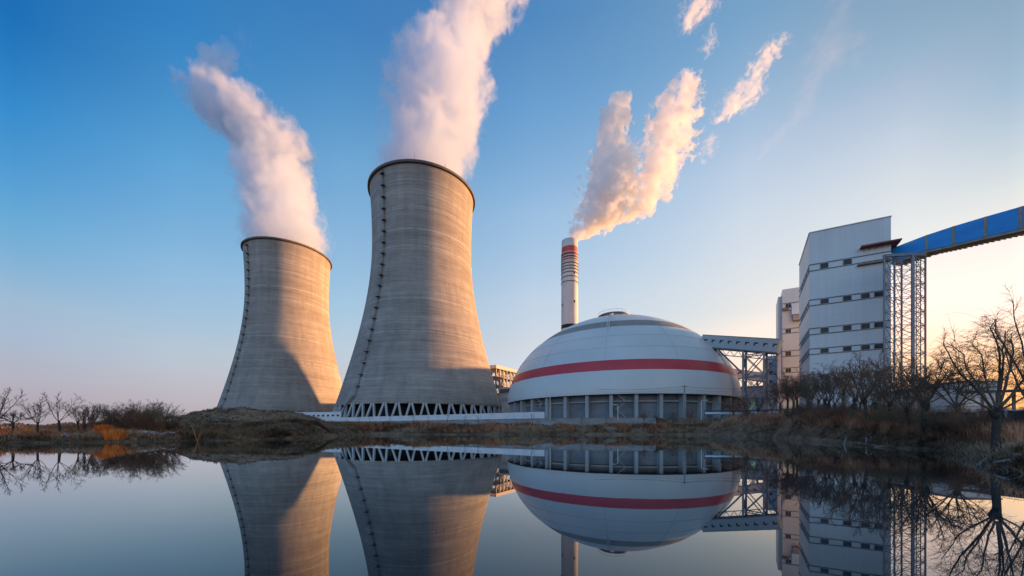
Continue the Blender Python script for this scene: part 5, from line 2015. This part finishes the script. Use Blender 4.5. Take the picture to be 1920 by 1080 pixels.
    ud = math_n(nt, 'DIVIDE', math_n(nt, 'SQRT', math_n(nt, 'ADD', math_n(nt, 'MULTIPLY', ux, ux), math_n(nt, 'MULTIPLY', uy, uy))), curve(kr, 0, rmax, zn0))
    sk = N(nt, 'ShaderNodeMapRange', interpolation_type='SMOOTHSTEP', n_1=1.12, n_2=0.9, n_3=0.0, n_4=1.0)
    L.new(ud, sk.inputs[0])
    den = math_n(nt, 'MULTIPLY', math_n(nt, 'MULTIPLY', math_n(nt, 'MULTIPLY', ss.outputs[0], sk.outputs[0]), dens), hl.outputs[0])
    pv = N(nt, 'ShaderNodeVolumePrincipled')
    pv.inputs['Color'].default_value = (*col, 1)
    pv.inputs['Anisotropy'].default_value = aniso
    pv.inputs['Density Attribute'].default_value = ''
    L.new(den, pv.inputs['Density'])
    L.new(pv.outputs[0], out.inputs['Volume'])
    m.cycles.volume_step_rate = step
    ob = o.build(name, m, loc=(xb, Y, z0), smooth=True)
    return tag(ob, label, cat, group)

plume('steam_plume', 'tall white steam cloud above the nearer cooling tower, cut off by the top edge', 'steam plume',
      [(352, 789, 98), (325, 790, 99), (300, 801, 103), (275, 806, 100), (250, 812, 98), (200, 819, 104), (160, 828, 106), (120, 836, 94), (95, 848, 72), (70, 862, 58), (45, 870, 62), (25, 880, 78), (0, 888, 92), (-40, 900, 96), (-90, 915, 90), (-130, 920, 50)], 199.0,
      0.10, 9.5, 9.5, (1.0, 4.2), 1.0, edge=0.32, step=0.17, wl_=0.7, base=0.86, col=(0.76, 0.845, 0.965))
plume('steam_plume', 'soft white steam cloud bending left above the farther cooling tower', 'steam plume',
      [(478, 535, 86), (455, 535, 88), (430, 534, 86), (400, 530, 81), (350, 519, 76), (300, 511, 77), (275, 506, 80), (255, 492, 88), (235, 470, 98), (215, 450, 96), (195, 430, 82), (178, 410, 56), (162, 398, 36), (145, 393, 29), (128, 396, 27), (112, 407, 33), (100, 423, 33), (88, 440, 14)], 267.4,
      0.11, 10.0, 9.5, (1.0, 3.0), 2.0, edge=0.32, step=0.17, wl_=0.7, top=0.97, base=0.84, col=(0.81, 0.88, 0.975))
CG = 'drifting smoke of the chimney'
plume('smoke_plume', 'dense billowing smoke rising straight from the chimney mouth', 'smoke plume',
      [(456, 1068.5, 13), (449, 1071, 15), (440, 1083, 29), (425, 1112, 56), (400, 1128, 68), (370, 1143, 74), (340, 1149, 74), (300, 1152, 60), (270, 1146, 46), (240, 1149, 42), (210, 1158, 38), (190, 1163, 30), (172, 1165, 14)], 391.0,
      0.14, 16.0, 6.0, (0.8, 1.6), 3.0, edge=0.11, step=0.11, group=CG, aniso=0.0, billow=0.75, base=0.68, col=(0.955, 0.965, 0.980))
plume('smoke_plume', 'ragged smoke branch climbing to the right of the chimney plume', 'smoke plume',
      [(420, 1150, 14), (398, 1192, 46), (370, 1212, 54), (340, 1228, 58), (310, 1240, 62), (280, 1247, 62), (240, 1254, 60), (210, 1262, 56), (185, 1275, 46), (165, 1286, 36), (148, 1286, 24), (132, 1282, 10)], 391.0,
      0.12, 15.0, 10.0, (1.4, 6.4), 4.0, edge=0.13, step=0.11, group=CG, base=0.56, aniso=0.0, billow=0.8, col=(0.955, 0.965, 0.980))
plume('smoke_wisp', 'torn wisp of smoke drifting alone far right of the chimney', 'smoke wisp',
      [(228, 1340, 8), (210, 1360, 34), (190, 1386, 50), (168, 1399, 44), (148, 1411, 24), (120, 1423, 24), (100, 1442, 40), (84, 1457, 32), (62, 1470, 8)], 391.0,
      0.06, 9.0, 14.0, (4.6, 4.8), 5.0, edge=0.5, step=0.16, group=CG, base=0.40)
plume('smoke_wisp', 'small detached smoke wisp at the top edge above the chimney plume', 'smoke wisp',
      [(56, 1286, 8), (30, 1302, 42), (8, 1312, 46), (-14, 1322, 34), (-34, 1330, 8)], 391.0,
      0.06, 8.0, 10.0, (4.6, 4.8), 6.0, edge=0.5, step=0.2, group=CG, base=0.42)
plume('smoke_wisp', 'tiny smoke wisp right of the ragged branch, low', 'smoke wisp',
      [(306, 1320, 6), (288, 1325, 24), (268, 1331, 28), (250, 1344, 10)], 391.0,
      0.03, 7.0, 8.0, (4.4, 4.6), 7.0, edge=0.6, step=0.25, group=CG, base=0.40)
plume('smoke_wisp', 'faint smoke fleck under the top-edge wisp', 'smoke wisp',
      [(108, 1324, 6), (94, 1328, 24), (76, 1332, 24), (50, 1334, 8)], 391.0,
      0.03, 6.0, 8.0, (4.4, 4.6), 8.0, edge=0.6, step=0.25, group=CG, base=0.40)
plume('smoke_wisp', 'faint broad veil of smoke fading out toward the upper right sky', 'smoke wisp',
      [(300, 1420, 10), (240, 1470, 55), (180, 1520, 80), (120, 1560, 90), (60, 1580, 80), (0, 1570, 60), (-40, 1560, 10)], 391.0,
      0.0035, 24.0, 20.0, (2.6, 3.2), 10.0, edge=1.0, step=0.4, group=CG, base=0.5)
plume('smoke_wisp', 'thin vapour trace high above the farther cooling tower', 'smoke wisp',
      [(140, 472, 6), (120, 468, 18), (95, 462, 22), (65, 457, 20), (30, 452, 8)], 267.4,
      0.012, 7.0, 8.0, (4.0, 4.2), 9.0, edge=0.7, step=0.25, group=CG, base=0.40)
for a_, b_ in protos.values():
    bpy.data.objects.remove(a_)
    bpy.data.objects.remove(b_)
